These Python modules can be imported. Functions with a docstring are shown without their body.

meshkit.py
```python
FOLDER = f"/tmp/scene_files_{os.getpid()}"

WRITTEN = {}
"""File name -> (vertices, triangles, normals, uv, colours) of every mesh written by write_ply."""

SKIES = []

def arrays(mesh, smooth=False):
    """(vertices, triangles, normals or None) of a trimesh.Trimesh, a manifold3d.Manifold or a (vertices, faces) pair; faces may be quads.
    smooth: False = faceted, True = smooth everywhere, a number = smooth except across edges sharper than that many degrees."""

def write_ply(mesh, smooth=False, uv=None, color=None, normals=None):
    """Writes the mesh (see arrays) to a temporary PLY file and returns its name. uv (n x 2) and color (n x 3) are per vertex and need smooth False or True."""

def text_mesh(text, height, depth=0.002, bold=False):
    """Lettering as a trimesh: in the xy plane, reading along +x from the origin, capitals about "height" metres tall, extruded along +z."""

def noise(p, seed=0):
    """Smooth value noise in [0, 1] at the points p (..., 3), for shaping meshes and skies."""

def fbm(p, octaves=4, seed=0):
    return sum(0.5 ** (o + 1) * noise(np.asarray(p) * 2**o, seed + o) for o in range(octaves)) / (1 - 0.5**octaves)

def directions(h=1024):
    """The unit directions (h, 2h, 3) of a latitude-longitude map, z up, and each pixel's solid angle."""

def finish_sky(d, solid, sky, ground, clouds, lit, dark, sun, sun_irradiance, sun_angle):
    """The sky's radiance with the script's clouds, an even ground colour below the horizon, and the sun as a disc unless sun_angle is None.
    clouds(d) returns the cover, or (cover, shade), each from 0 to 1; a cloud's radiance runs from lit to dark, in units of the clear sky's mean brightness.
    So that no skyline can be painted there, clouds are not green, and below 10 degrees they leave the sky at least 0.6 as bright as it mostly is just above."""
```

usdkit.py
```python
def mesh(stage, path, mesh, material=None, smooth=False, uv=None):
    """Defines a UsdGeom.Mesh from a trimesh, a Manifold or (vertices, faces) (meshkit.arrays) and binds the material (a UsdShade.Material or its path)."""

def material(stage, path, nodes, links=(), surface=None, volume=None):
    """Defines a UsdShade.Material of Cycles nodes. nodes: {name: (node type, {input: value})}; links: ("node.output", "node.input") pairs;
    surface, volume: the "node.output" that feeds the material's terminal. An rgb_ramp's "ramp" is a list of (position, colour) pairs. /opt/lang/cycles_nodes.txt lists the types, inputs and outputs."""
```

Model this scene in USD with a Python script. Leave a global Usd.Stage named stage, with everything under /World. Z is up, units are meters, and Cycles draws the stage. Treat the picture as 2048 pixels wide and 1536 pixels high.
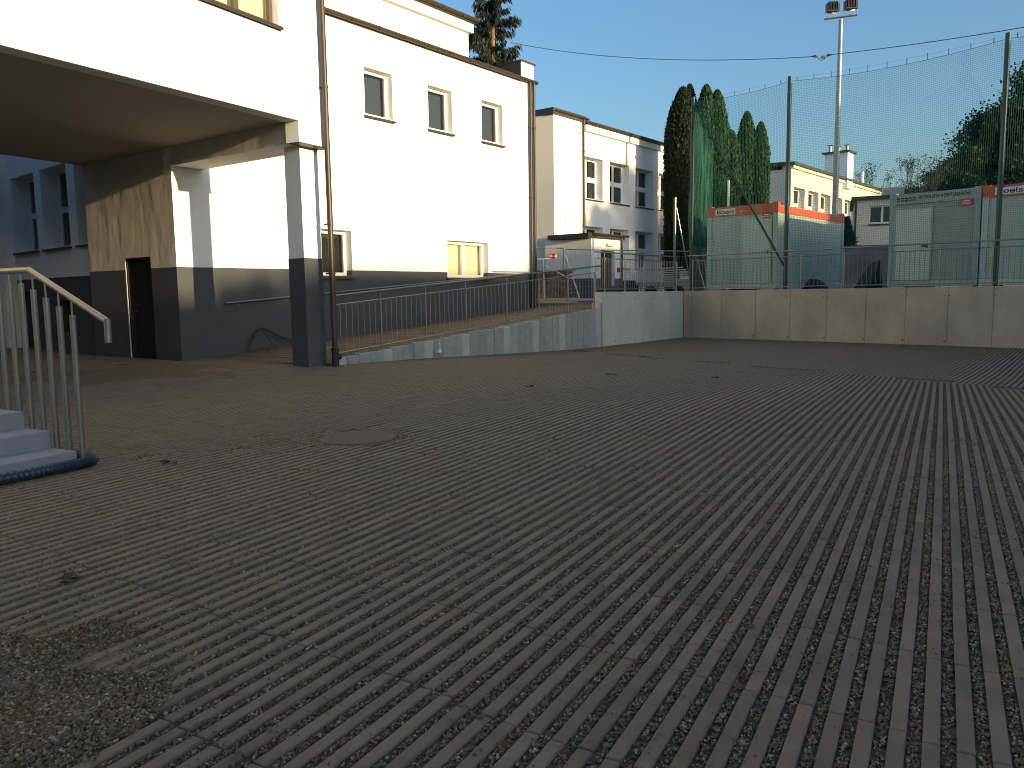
import math, numpy as np, trimesh, usdkit, meshkit
from shapely.geometry import Polygon, box as sbox
from pxr import Usd, UsdGeom, UsdLux, UsdShade, Gf, Sdf, Vt
R = np.random.default_rng(7)
stage = Usd.Stage.CreateInMemory()
UsdGeom.SetStageUpAxis(stage, 'Z'); UsdGeom.SetStageMetersPerUnit(stage, 1.0)
UsdGeom.Xform.Define(stage, '/World'); UsdGeom.Scope.Define(stage, '/World/Looks')

# ------------------------------------------------------------------ camera, sky, sun, exposure
EYE = 1.3
PITCH, ROLL = math.atan(180 / 1600), math.atan(.0145)
cam = UsdGeom.Camera.Define(stage, '/World/camera')
cam.CreateFocalLengthAttr(28.125); cam.CreateHorizontalApertureAttr(36.0); cam.CreateVerticalApertureAttr(27.0)
cam.CreateClippingRangeAttr(Gf.Vec2f(.05, 3000)); cam.CreateExposureAttr(1.7)
cr, sr, cp, sp = math.cos(ROLL), math.sin(ROLL), math.cos(PITCH), math.sin(PITCH)
cam.AddTransformOp().Set(Gf.Matrix4d(cr, -sr * sp, -sr * cp, 0, sr, cr * sp, cr * cp, 0, 0, -cp, sp, 0, 0, 0, EYE, 1))
SUN_AZ, SUN_EL = math.radians(128.4), math.radians(6.8)
dome = UsdLux.DomeLight.Define(stage, '/World/sky')
dome.GetPrim().SetCustomDataByKey('kind', 'structure')
skym = usdkit.material(stage, '/World/Looks/sky', {
    'sky': ('sky_texture', {'sky_type': 'single_scattering', 'sun_disc': False, 'sun_elevation': SUN_EL, 'sun_rotation': SUN_AZ, 'altitude': 200.0, 'air_density': 1.15, 'aerosol_density': 2.4, 'ozone_density': 3.4}),
    'bg': ('background_shader', {'strength': .105})}, [('sky.color', 'bg.color')], surface='bg.background')
UsdShade.MaterialBindingAPI.Apply(dome.GetPrim()).Bind(skym)
sun = UsdLux.DistantLight.Define(stage, '/World/sun')
sun.CreateIntensityAttr(.56); sun.CreateAngleAttr(.5); sun.CreateNormalizeAttr(True) if hasattr(sun, 'CreateNormalizeAttr') else None
sun.GetPrim().GetAttribute('inputs:normalize').Set(True)
sun.CreateColorAttr(Gf.Vec3f(1, .80, .47))
sd = np.array([math.sin(SUN_AZ) * math.cos(SUN_EL), math.cos(SUN_AZ) * math.cos(SUN_EL), math.sin(SUN_EL)])
zx = sd; xx = np.cross([0, 0, 1], zx); xx /= np.linalg.norm(xx); yx = np.cross(zx, xx)
sun.AddTransformOp().Set(Gf.Matrix4d(*xx, 0, *yx, 0, *zx, 0, 0, 0, 60, 1))

# ------------------------------------------------------------------ helpers
used = {}
def newpath(name, parent=None):
    base = '/World' if parent is None else str(parent.GetPath())
    n = used.get((base, name), 0); used[(base, name)] = n + 1
    return f'{base}/{name}' + (f'_{n:03d}' if n else '')
def tag(p, label=None, cat=None, group=None, kind=None):
    for k, v in (('label', label), ('category', cat), ('group', group), ('kind', kind)):
        if v: p.SetCustomDataByKey(k, v)
    return p
def obj(name, m, mat, parent=None, smooth=False, label=None, cat=None, group=None, kind=None):
    if isinstance(m, MB): m = m.get()
    p = usdkit.mesh(stage, newpath(name, parent), m, MAT[mat] if isinstance(mat, str) else mat, smooth=smooth).GetPrim()
    return tag(p, label, cat, group, kind)
def thing(name, label, cat, group=None, loc=(0, 0, 0), rz=0., parent=None, kind=None):
    x = UsdGeom.Xform.Define(stage, newpath(name, parent))
    if any(loc): x.AddTranslateOp().Set(Gf.Vec3d(*map(float, loc)))
    if rz: x.AddRotateZOp().Set(float(rz))
    return tag(x.GetPrim(), label, cat, group, kind)
class MB:
    def __init__(s): s.v, s.f, s.n = [], [], 0
    def add(s, v, f):
        v = np.asarray(v, float).reshape(-1, 3); f = np.asarray(f, int)
        if f.shape[1] == 4: f = np.vstack([f[:, [0, 1, 2]], f[:, [0, 2, 3]]])
        s.v.append(v); s.f.append(f + s.n); s.n += len(v); return s
    def tm(s, m): return s.add(m.vertices, m.faces)
    def get(s): return np.vstack(s.v), np.vstack(s.f)
    def hexa(s, b, t):                                  # bottom ring (4, ccw from above) and top ring
        return s.add(list(b) + list(t), [[3, 2, 1, 0], [4, 5, 6, 7], [0, 1, 5, 4], [1, 2, 6, 5], [2, 3, 7, 6], [3, 0, 4, 7]])
    def box(s, x0, x1, y0, y1, z0, z1, fr=None, ch=0.):
        if ch:
            m = trimesh.convex.convex_hull(np.array([[x, y, z] for (a, b, c) in ((ch, ch, 0), (ch, 0, ch), (0, ch, ch)) for x in (x0 + a, x1 - a) for y in (y0 + b, y1 - b) for z in (z0 + c, z1 - c)]))
            v, f = np.array(m.vertices), np.array(m.faces)
        else:
            v = np.array([[x0, y0, z0], [x1, y0, z0], [x1, y1, z0], [x0, y1, z0], [x0, y0, z1], [x1, y0, z1], [x1, y1, z1], [x0, y1, z1]], float)
            f = np.array([[3, 2, 1, 0], [4, 5, 6, 7], [0, 1, 5, 4], [1, 2, 6, 5], [2, 3, 7, 6], [3, 0, 4, 7]])
        if fr is not None: v, f = fr.w(v), f[:, ::-1]
        return s.add(v, f)
    def tube(s, p, r, n=8, cap=True, fr=None):
        p = np.asarray(p, float)
        if fr is not None: p = fr.w(p)
        t = np.gradient(p, axis=0); t /= np.linalg.norm(t, axis=1, keepdims=True) + 1e-12
        a = np.cross(t, np.where(np.abs(t[:, 2:]) < .9, [0, 0, 1.], [1., 0, 0])); a /= np.linalg.norm(a, axis=1, keepdims=True) + 1e-12
        b = np.cross(t, a); ang = np.arange(n) * 2 * np.pi / n
        r = np.broadcast_to(r, (len(p),))
        v = (p[:, None] + r[:, None, None] * (np.cos(ang)[None, :, None] * a[:, None] + np.sin(ang)[None, :, None] * b[:, None])).reshape(-1, 3)
        i, j = np.meshgrid(np.arange(len(p) - 1), np.arange(n), indexing='ij')
        f = np.stack([i * n + j, i * n + (j + 1) % n, (i + 1) * n + (j + 1) % n, (i + 1) * n + j], -1).reshape(-1, 4)
        f = np.vstack([f[:, [0, 1, 2]], f[:, [0, 2, 3]]])
        if cap:
            L = len(p); v = np.vstack([v, p[:1], p[-1:]])
            c0, c1 = L * n, L * n + 1; k = np.arange(n); k2 = (k + 1) % n
            f = np.vstack([f, np.stack([np.full(n, c0), k2, k], 1), np.stack([np.full(n, c1), (L - 1) * n + k, (L - 1) * n + k2], 1)])
        return s.add(v, f)
class Fr:
    """A local frame: t runs along azimuth az, n is the outward side (to the right of t), z is up."""
    def __init__(s, o, az, out=1):
        a = math.radians(az); s.o = np.array([o[0], o[1]], float); s.e = np.array([math.sin(a), math.cos(a)]); s.n = out * np.array([math.cos(a), -math.sin(a)])
    def w(s, q):
        q = np.atleast_2d(np.asarray(q, float)); return np.column_stack([s.o + q[:, :1] * s.e + q[:, 1:2] * s.n, q[:, 2]])
    def p(s, t, n=0., z=0.): return s.w([[t, n, z]])[0]
def extr(poly, fr, n0, n1):
    """A polygon in (t, z) as a slab from n0 (back) to n1 (front)."""
    out = MB()
    for g in getattr(poly, 'geoms', [poly]):
        m = trimesh.creation.extrude_polygon(g, n1 - n0, engine='earcut')
        v = np.array(m.vertices); q = np.column_stack([v[:, 0], v[:, 2] + n0, v[:, 1]])
        v = fr.w(q); f = np.array(m.faces)
        if np.linalg.det(np.array([[*fr.e, 0], [*fr.n, 0], [0, 0, 1]])) > 0: f = f[:, ::-1]
        out.add(v, f)
    return out
def plan(pts, z0, z1):
    m = trimesh.creation.extrude_polygon(Polygon(pts), z1 - z0, engine='earcut'); m.apply_translation([0, 0, z0])
    return MB().tm(m)
def revolve(prof, n=24): return trimesh.creation.revolve(np.array(prof, float), sections=n)
def smooth01(x): x = np.clip(x, 0, 1); return x * x * (3 - 2 * x)
def g(x, y): return .03 - .25 * smooth01((.8 * np.asarray(x, float) + .6 * np.asarray(y, float) - 5.5) / 10.5)

# ------------------------------------------------------------------ materials
MAT = {}
def pbr(name, col, rough=.7, metal=0., var=0., vs=3., bump=0., bs=60., bd=.01, spec=.5, isl=None, rnd=0., col2=None, stretch=None, coat=0.):
    n = {'p': ('principled_bsdf', {'roughness': rough, 'metallic': metal, 'specular_ior_level': spec, 'coat_weight': coat}), 'g': ('geometry', {})}; L = []
    src = 'g.position'
    if stretch:
        n['map'] = ('mapping', {'scale': stretch}); L.append(('g.position', 'map.vector')); src = 'map.vector'
    c = None
    if isl:
        n['isl'] = ('rgb_ramp', {'ramp': isl, 'interpolate': True}); L.append(('g.random_per_island', 'isl.fac')); c = 'isl.color'
    if var or col2:
        n['nz'] = ('noise_texture', {'scale': vs, 'detail': 6., 'roughness': .62}); L.append((src, 'nz.vector'))
        lo = tuple(x * (1 - var) for x in col); hi = tuple(min(1, x * (1 + var)) for x in (col2 or col))
        if c is None:
            n['rp'] = ('rgb_ramp', {'ramp': [(0.28, lo), (.72, hi)]}); L.append(('nz.fac', 'rp.fac')); c = 'rp.color'
        else:
            n['rp'] = ('rgb_ramp', {'ramp': [(0.28, (1 - var,) * 3), (.72, (1 + var,) * 3)]}); L.append(('nz.fac', 'rp.fac'))
            n['mx'] = ('mix_color', {'blend_type': 'multiply', 'fac': 1., 'use_clamp': False}); L += [(c, 'mx.a'), ('rp.color', 'mx.b')]; c = 'mx.result'
    if rnd:
        n['oi'] = ('object_info', {}); n['mr'] = ('map_range', {'to_min': 1 - rnd, 'to_max': 1 + rnd}); n['cv'] = ('combine_color', {})
        L += [('oi.random', 'mr.value'), ('mr.result', 'cv.r'), ('mr.result', 'cv.g'), ('mr.result', 'cv.b')]
        n['m2'] = ('mix_color', {'blend_type': 'multiply', 'fac': 1., 'use_clamp': False, 'a': col}); L.append(('cv.color', 'm2.b'))
        if c: L.append((c, 'm2.a'))
        c = 'm2.result'
    if c: L.append((c, 'p.base_color'))
    else: n['p'][1]['base_color'] = col
    if bump:
        n['bn'] = ('noise_texture', {'scale': bs, 'detail': 4.}); n['b'] = ('bump', {'strength': bump, 'distance': bd})
        L += [(src, 'bn.vector'), ('bn.fac', 'b.height'), ('b.normal', 'p.normal')]
    MAT[name] = usdkit.material(stage, '/World/Looks/' + name, n, L, surface='p.BSDF')
def leafm(name, ramp, trans=.3, rough=.6):
    n = {'g': ('geometry', {}), 'rp': ('rgb_ramp', {'ramp': ramp}), 'p': ('principled_bsdf', {'roughness': rough, 'specular_ior_level': .3}), 't': ('translucent_bsdf', {}), 'm': ('mix_closure', {'fac': trans})}
    MAT[name] = usdkit.material(stage, '/World/Looks/' + name, n, [('g.random_per_island', 'rp.fac'), ('rp.color', 'p.base_color'), ('rp.color', 't.color'), ('p.BSDF', 'm.closure1'), ('t.BSDF', 'm.closure2')], surface='m.closure')
pbr('white_stucco', (.80, .785, .75), .85, var=.035, vs=.9, bump=.18, bs=170, bd=.004)
pbr('rough_shaded_stucco', (.60, .53, .43), .9, var=.08, vs=1.4, bump=.35, bs=120, bd=.005)  # white stucco, with the brownish passage shade put into its colour
pbr('beige_and_bounce_stucco', (.80, .69, .53), .9, var=.04, vs=.8, bump=.15, bs=150, bd=.004)  # beige; on the tower and annex sides it paints in warm bounce light
pbr('tan_stucco', (.70, .64, .56), .9, var=.04, vs=.8, bump=.15, bs=150, bd=.004)
pbr('soffit_shaded_paint', (.46, .405, .335), .9, var=.05, vs=.7)  # white paint darkened and warmed to carry passage shade and facade bounce
pbr('plinth_stucco', (.066, .068, .072), .8, var=.12, vs=1.3, bump=.3, bs=160, bd=.004)
pbr('concrete_panel', (.43, .44, .375), .8, var=.18, vs=1.1, bump=.12, bs=40, bd=.006, stretch=(1, 1, .7))
pbr('concrete_warm_bounce', (.315, .24, .17), .8, var=.24, vs=1.1, bump=.12, bs=40, bd=.006, stretch=(1, 1, .7))  # same concrete, with warm bounce from the facade painted in
pbr('palisade_concrete', (.265, .275, .255), .85, var=.16, vs=5, bump=.2, bs=90, bd=.004, rnd=.10)
pbr('palisade_pale', (.37, .38, .355), .85, var=.16, vs=6, bump=.2, bs=90, bd=.004, rnd=.06)
pbr('concrete_step', (.20, .21, .235), .8, var=.10, vs=9, bump=.2, bs=140, bd=.003)
pbr('brown_metal', (.062, .046, .036), .45, metal=.35, var=.08, vs=2)
pbr('roof_dark', (.05, .045, .042), .7, var=.2, vs=2)
pbr('steel', (.25, .235, .21), .36, metal=.85, var=.05, vs=6)
pbr('galvanised', (.33, .325, .30), .5, metal=.6, var=.12, vs=5)
pbr('green_steel', (.007, .034, .024), .42, var=.2, vs=3)
pbr('net_twine', (.006, .095, .062), .7)
pbr('white_frame', (.78, .77, .74), .4)
pbr('brown_frame', (.10, .075, .055), .45)
pbr('dark_door', (.018, .017, .016), .5)
pbr('dark_room', (.016, .015, .014), .9)
pbr('grey_backing', (.035, .042, .052), .7)  # dark grey-blue backing behind the upper facade panes
pbr('cream_blind', (.74, .66, .48), .8)
pbr('black_rubber', (.012, .012, .013), .6)
pbr('blue_hose', (.014, .024, .046), .45)
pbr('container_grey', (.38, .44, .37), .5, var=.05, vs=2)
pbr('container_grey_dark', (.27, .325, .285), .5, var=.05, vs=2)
pbr('container_door', (.45, .50, .42), .45, var=.04, vs=2)
pbr('container_orange', (.52, .085, .028), .5, var=.06, vs=3)
pbr('label_red', (.50, .05, .03), .5)
pbr('white_paint', (.72, .70, .66), .6)
pbr('black_print', (.015, .015, .015), .5)
pbr('gravel_bed', (.088, .061, .037), .95, var=.45, vs=38, bump=.9, bs=120, bd=.012, col2=(.155, .113, .072), spec=.2)
ramp_bar = [(0, (.136, .101, .069)), (.25, (.155, .116, .081)), (.5, (.166, .122, .084)), (.75, (.158, .114, .076)), (1, (.183, .137, .098))]
pbr('bar_concrete', (.136, .106, .075), .85, var=.2, vs=4.5, bump=.35, bs=240, bd=.002, rnd=.11, col2=(.160, .113, .080), spec=.3)
pbr('bar_concrete_joined', (.16, .147, .134), .85, var=.17, vs=4.5, isl=ramp_bar)
MAT['pebbles'] = usdkit.material(stage, '/World/Looks/pebbles', {'g': ('geometry', {}), 'v': ('voronoi_texture', {'scale': 95.}), 'sc': ('separate_color', {}), 'n': ('noise_texture', {'scale': 2.2, 'detail': 3.}), 'nr': ('rgb_ramp', {'ramp': [(.35, (.92, .97, 1.0)), (.65, (1.1, .98, .84))]}), 'rp': ('rgb_ramp', {'ramp': [(0, (.062, .041, .024)), (.2, (.130, .082, .046)), (.4, (.112, .080, .050)), (.55, (.178, .112, .064)), (.7, (.152, .110, .071)), (.84, (.215, .162, .110)), (.96, (.28, .23, .17)), (1, (.40, .35, .28))]}), 'm': ('vector_math', {'math_type': 'multiply'}), 'p': ('principled_bsdf', {'roughness': .8, 'specular_ior_level': .22})},
    [('g.position', 'v.vector'), ('v.color', 'sc.color'), ('sc.r', 'rp.fac'), ('g.position', 'n.vector'), ('n.fac', 'nr.fac'), ('rp.color', 'm.vector1'), ('nr.color', 'm.vector2'), ('m.vector', 'p.base_color')], surface='p.BSDF')
pbr('cover_dust', (.095, .070, .049), .95, var=.3, vs=30, bump=.6, bs=120, bd=.008)
pbr('soil', (.12, .10, .075), .95, var=.3, vs=3, bump=.4, bs=30, bd=.02)
pbr('dry_leaf', (.022, .016, .012), .8)
pbr('old_brick', (.155, .095, .066), .9, var=.3, vs=14, bump=.3, bs=60, bd=.005, rnd=.35)
pbr('wood_plank', (.38, .30, .21), .8, var=.2, vs=6, stretch=(2, 2, 12))
pbr('old_wood', (.17, .14, .10), .85, var=.3, vs=5, stretch=(9, 9, 1))
pbr('bark', (.035, .027, .021), .9, var=.35, vs=9)
pbr('spruce_bark', (.23, .145, .09), .9, var=.3, vs=9)
pbr('cable_black', (.02, .02, .02), .6)
pbr('dark_heap', (.02, .02, .02), .7, var=.3, vs=8)
pbr('sack_white', (.5, .49, .46), .8, var=.1, vs=6)
pbr('grey_render', (.15, .135, .13), .9, var=.35, vs=.9, bump=.2, bs=20, bd=.01)
pbr('lamp_housing', (.022, .02, .025), .5)
leafm('thuja_leaf', [(0, (.016, .055, .012)), (.5, (.030, .105, .020)), (.85, (.05, .15, .026)), (1, (.08, .16, .03))], .18)
leafm('thuja_brown', [(0, (.014, .026, .009)), (.6, (.028, .045, .014)), (1, (.065, .055, .024))], .15)
leafm('spruce_needle', [(0, (.020, .030, .018)), (.6, (.042, .055, .032)), (1, (.085, .088, .05))], .12)
leafm('broad_leaf', [(0, (.012, .032, .014)), (.6, (.024, .055, .020)), (.97, (.040, .075, .024)), (1, (.075, .085, .03))], .3)
leafm('bush_leaf', [(0, (.010, .028, .016)), (1, (.03, .06, .028))], .2)
MAT['glass'] = usdkit.material(stage, '/World/Looks/glass', {'f': ('fresnel', {'IOR': 1.65}), 't': ('transparent_bsdf', {'color': (.86, .88, .88)}), 'gl': ('glossy_bsdf', {'color': (.95, .95, .95), 'roughness': .015}), 'm': ('mix_closure', {})}, [('f.fac', 'm.fac'), ('t.BSDF', 'm.closure1'), ('gl.BSDF', 'm.closure2')], surface='m.closure')
MAT['bottle_plastic'] = usdkit.material(stage, '/World/Looks/bottle_plastic', {'t': ('transparent_bsdf', {'color': (.80, .85, .87)}), 'gl': ('glossy_bsdf', {'color': (.9, .95, .95), 'roughness': .12}), 'm': ('mix_closure', {'fac': .22})}, [('t.BSDF', 'm.closure1'), ('gl.BSDF', 'm.closure2')], surface='m.closure')

# ------------------------------------------------------------------ frames of the place
K = (-6.825, 16.547)                 # outer corner of the passage wall
FA = Fr(K, 37)                       # long white facade: n points to the yard
FB = Fr((-3.623, 14.221), -54, out=-1)   # passage side wall plane: t runs back from the front, n points into the passage
FF = Fr((-3.623, 14.221), 29)        # front face of the block over the passage
RW = Fr((-3.3, 14.9), 37)            # ramp wall and first retaining wall
CW = RW.p(15.1)[:2]                  # corner of the retaining walls
W2 = Fr(CW, 136)                     # second retaining wall; n points to the yard side
TOP, TERR = 1.32, .97                # top of retaining wall, upper ground

# ------------------------------------------------------------------ ground
rr = np.concatenate([np.linspace(0, 40, 41), [60, 100, 200, 500]]); aa = np.linspace(0, 2 * np.pi, 73)[:-1]
gx = np.outer(rr, np.cos(aa)); gy = np.outer(rr, np.sin(aa)) + 8
gv = np.stack([gx, gy, g(np.clip(gx, -40, 40), np.clip(gy, -40, 40)) - .10], -1).reshape(-1, 3)
ii, jj = np.meshgrid(np.arange(len(rr) - 1), np.arange(72), indexing='ij')
gf = np.stack([ii * 72 + jj, (ii + 1) * 72 + jj, (ii + 1) * 72 + (jj + 1) % 72, ii * 72 + (jj + 1) % 72], -1).reshape(-1, 4)
obj('ground', MB().add(gv, gf), 'soil', smooth=True, kind='structure')
# upper ground behind the walls
e1 = RW.p(9.68, -.1)[:2]
ug = [tuple(FA.p(12.9, -.3)[:2]), tuple(FA.p(12.9, 2.5)[:2]), tuple(RW.p(11.2, -.12)[:2]), tuple(RW.p(15.0, -.12)[:2]), tuple(W2.p(0.05, -.15)[:2]), tuple(W2.p(30, -.15)[:2]), (240, 60), (120, 300), (-120, 300), (-60, 70), tuple(FA.p(12.9, -20)[:2])]
obj('upper_ground', plan(ug, TERR - .9, TERR), 'soil', kind='structure')

# paving: bars along azimuth 28.3 in the near part, along 36 beyond the seam, gravel between
pa = math.radians(28.3); PD = np.array([math.sin(pa), math.cos(pa)]); PN = np.array([math.cos(pa), -math.sin(pa)])
seamP, seamD = np.array([3.79, 17.27]), np.array([3.47, -5.59]) / math.hypot(3.47, 5.59)
seamN = np.array([-seamD[1], seamD[0]])            # towards the far corner
yard = Polygon([tuple(RW.p(0, .03)[:2]), tuple(RW.p(15.08, .03)[:2]), tuple(W2.p(0.1, .03)[:2]), tuple(W2.p(17, .03)[:2]), (16, 3), (10, -1.0), (-4, -1.0), (-14, 4), (-20, 20), (-15.4, 24), tuple(FB.p(7.2, .2)[:2]), tuple(FB.p(4.05, .03)[:2]), tuple(FB.p(4.0, -.02)[:2]), tuple(FA.p(.9, .02)[:2]), tuple(RW.p(.0, -.02)[:2])])
from shapely import contains_xy
ring = Polygon([(-1.39 + .43 * math.cos(t), 7.12 + .43 * math.sin(t)) for t in np.linspace(0, 6.28, 40)])
stair_zone = None
def cover(x, y):
    """How far loose gravel and dust lie over the bars."""
    p = np.stack([x, y], -1)
    n1 = meshkit.fbm(np.stack([x * 2.2, y * 2.2, 0 * x], -1), 4, 3)
    c1 = smooth01((1.0 - np.hypot((x + 1.66) / .70, (y - 2.36) / .66)) * .9 + (n1 - .5) * 2.2)
    c2 = smooth01((1.0 - np.hypot((x + 6.6) / 3.0, (y - 13.9) / 3.0)) * 1.6 + (n1 - .5) * 1.6)
    c3 = .35 * smooth01((1.0 - np.hypot((x + 2.6) / 1.0, (y - 6.6) / 1.3)) + (n1 - .62) * 2.5)
    return np.maximum(np.maximum(c1, c2), c3)
bx, by = np.meshgrid(np.arange(-21, 20.1, .16), np.arange(-1.2, 29, .16), indexing='ij')
deep = .006 * smooth01((np.hypot(bx, by) - 6) / 4)
bz = g(bx, by) - .013 - deep + (.019 + deep) * cover(bx, by) + .004 * (meshkit.noise(np.stack([bx * 5, by * 5, 0 * bx], -1), 5) - .5)
nb = bx.shape[1]; i, j = np.meshgrid(np.arange(bx.shape[0] - 1), np.arange(nb - 1), indexing='ij')
bf = np.stack([i * nb + j, (i + 1) * nb + j, (i + 1) * nb + j + 1, i * nb + j + 1], -1).reshape(-1, 4)
cxy = np.stack([bx, by], -1).reshape(-1, 2)[bf].mean(1)
bf = bf[contains_xy(yard.buffer(.35), cxy[:, 0], cxy[:, 1])]
k_, bf = np.unique(bf, return_inverse=True); bf = bf.reshape(-1, 4)
obj('gravel_bed', MB().add(np.stack([bx, by, bz], -1).reshape(-1, 3)[k_], bf), 'gravel_bed', smooth=True, kind='structure')
PITCHB, LBAR, WB = .0855, .585, .0445
def bars(az, side, poly):
    a = math.radians(az); D = np.array([math.sin(a), math.cos(a)]); N = np.array([math.cos(a), -math.sin(a)])
    k, j = np.meshgrid(np.arange(-330, 330), np.arange(-60, 70), indexing='ij'); k, j = k.ravel(), j.ravel()
    pc = k * PITCHB + .02; ac = j * LBAR + 3.60 + LBAR / 2 - .13 * pc + .05 * ((k // 5) % 3 - 1) * .25
    c = pc[:, None] * N + ac[:, None] * D
    ok = contains_xy(poly, c[:, 0], c[:, 1])
    s = (c - seamP) @ seamN
    ok &= (s < -.06) if side < 0 else (s > .06)
    ok &= ~contains_xy(ring, c[:, 0], c[:, 1])
    return c[ok], D, N
barset = []
for az, side in ((28.3, -1), (36.4, 1)):
    c, D, N = bars(az, side, yard)
    barset.append((c, D, N))
def bar_mesh(c, D, N, n, far):
    L = LBAR - .006; hl, hw = L / 2, WB / 2; ch = .0035
    ln = np.stack([R.normal(0, .0008, n), R.normal(0, .0008, n)], 1); dz = R.normal(0, .0012, n); th = R.normal(0, .0012, n)
    def pt(sl, sw, dl, z):
        dx = sl * (hl - dl); dy = sw * (hw - dl)
        q = c + ln + (dx * D[None] + dy * N[None]) + (dx * th)[:, None] * N[None] - (dy * th)[:, None] * D[None]
        return np.column_stack([q, g(q[:, 0], q[:, 1]) + z + dz])
    cor = [(-1, -1), (-1, 1), (1, 1), (1, -1)]
    if far:
        v = np.stack([pt(a, b, 0, -.03) for a, b in cor] + [pt(a, b, 0, 0) for a, b in cor], 1)
        f = np.array([[0, 1, 5], [0, 5, 4], [1, 2, 6], [1, 6, 5], [2, 3, 7], [2, 7, 6], [3, 0, 4], [3, 4, 7], [4, 5, 6], [4, 6, 7]])
    else:
        v = np.stack([pt(a, b, 0, -.04) for a, b in cor] + [pt(a, b, 0, -ch) for a, b in cor] + [pt(a, b, ch, 0) for a, b in cor], 1)
        f = []
        for o in (0, 4):
            for q in range(4): f += [[o + q, o + (q + 1) % 4, o + 4 + (q + 1) % 4], [o + q, o + 4 + (q + 1) % 4, o + 4 + q]]
        f = np.array(f + [[8, 9, 10], [8, 10, 11]])
    if D[0] * N[1] - D[1] * N[0] > 0: pass
    return v, f[:, ::-1]
paving = thing('paving', 'grey paving of narrow concrete bars with gravel between them', 'paving', kind='structure')
c, D, N = barset[0]
dist = np.hypot(c[:, 0], c[:, 1]); fwd = c[:, 1] > 1.55
ang = np.abs(c[:, 0] / np.maximum(c[:, 1], .1)) < .72
order = np.argsort(np.where(fwd & ang, dist, 1e9))[:300]
v, f = bar_mesh(c[order], D, N, len(order), False)
for k in range(len(order)): obj('paving_bar', (v[k], f), 'bar_concrete', paving)
rest = np.ones(len(c), bool); rest[order] = False
mb = MB()
for sel, far in ((rest & (dist < 11), False), (rest & (dist >= 11), True)):
    v, f = bar_mesh(c[sel], D, N, sel.sum(), far)
    mb.add(v.reshape(-1, 3), (f[None] + (np.arange(len(v)) * v.shape[1])[:, None, None]).reshape(-1, 3))
c2, D2, N2_ = barset[1]
v, f = bar_mesh(c2, D2, N2_, len(c2), True)
mb.add(v.reshape(-1, 3), (f[None] + (np.arange(len(v)) * v.shape[1])[:, None, None]).reshape(-1, 3))
obj('far_paving_bars', mb, 'bar_concrete_joined', paving, kind='stuff')

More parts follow.
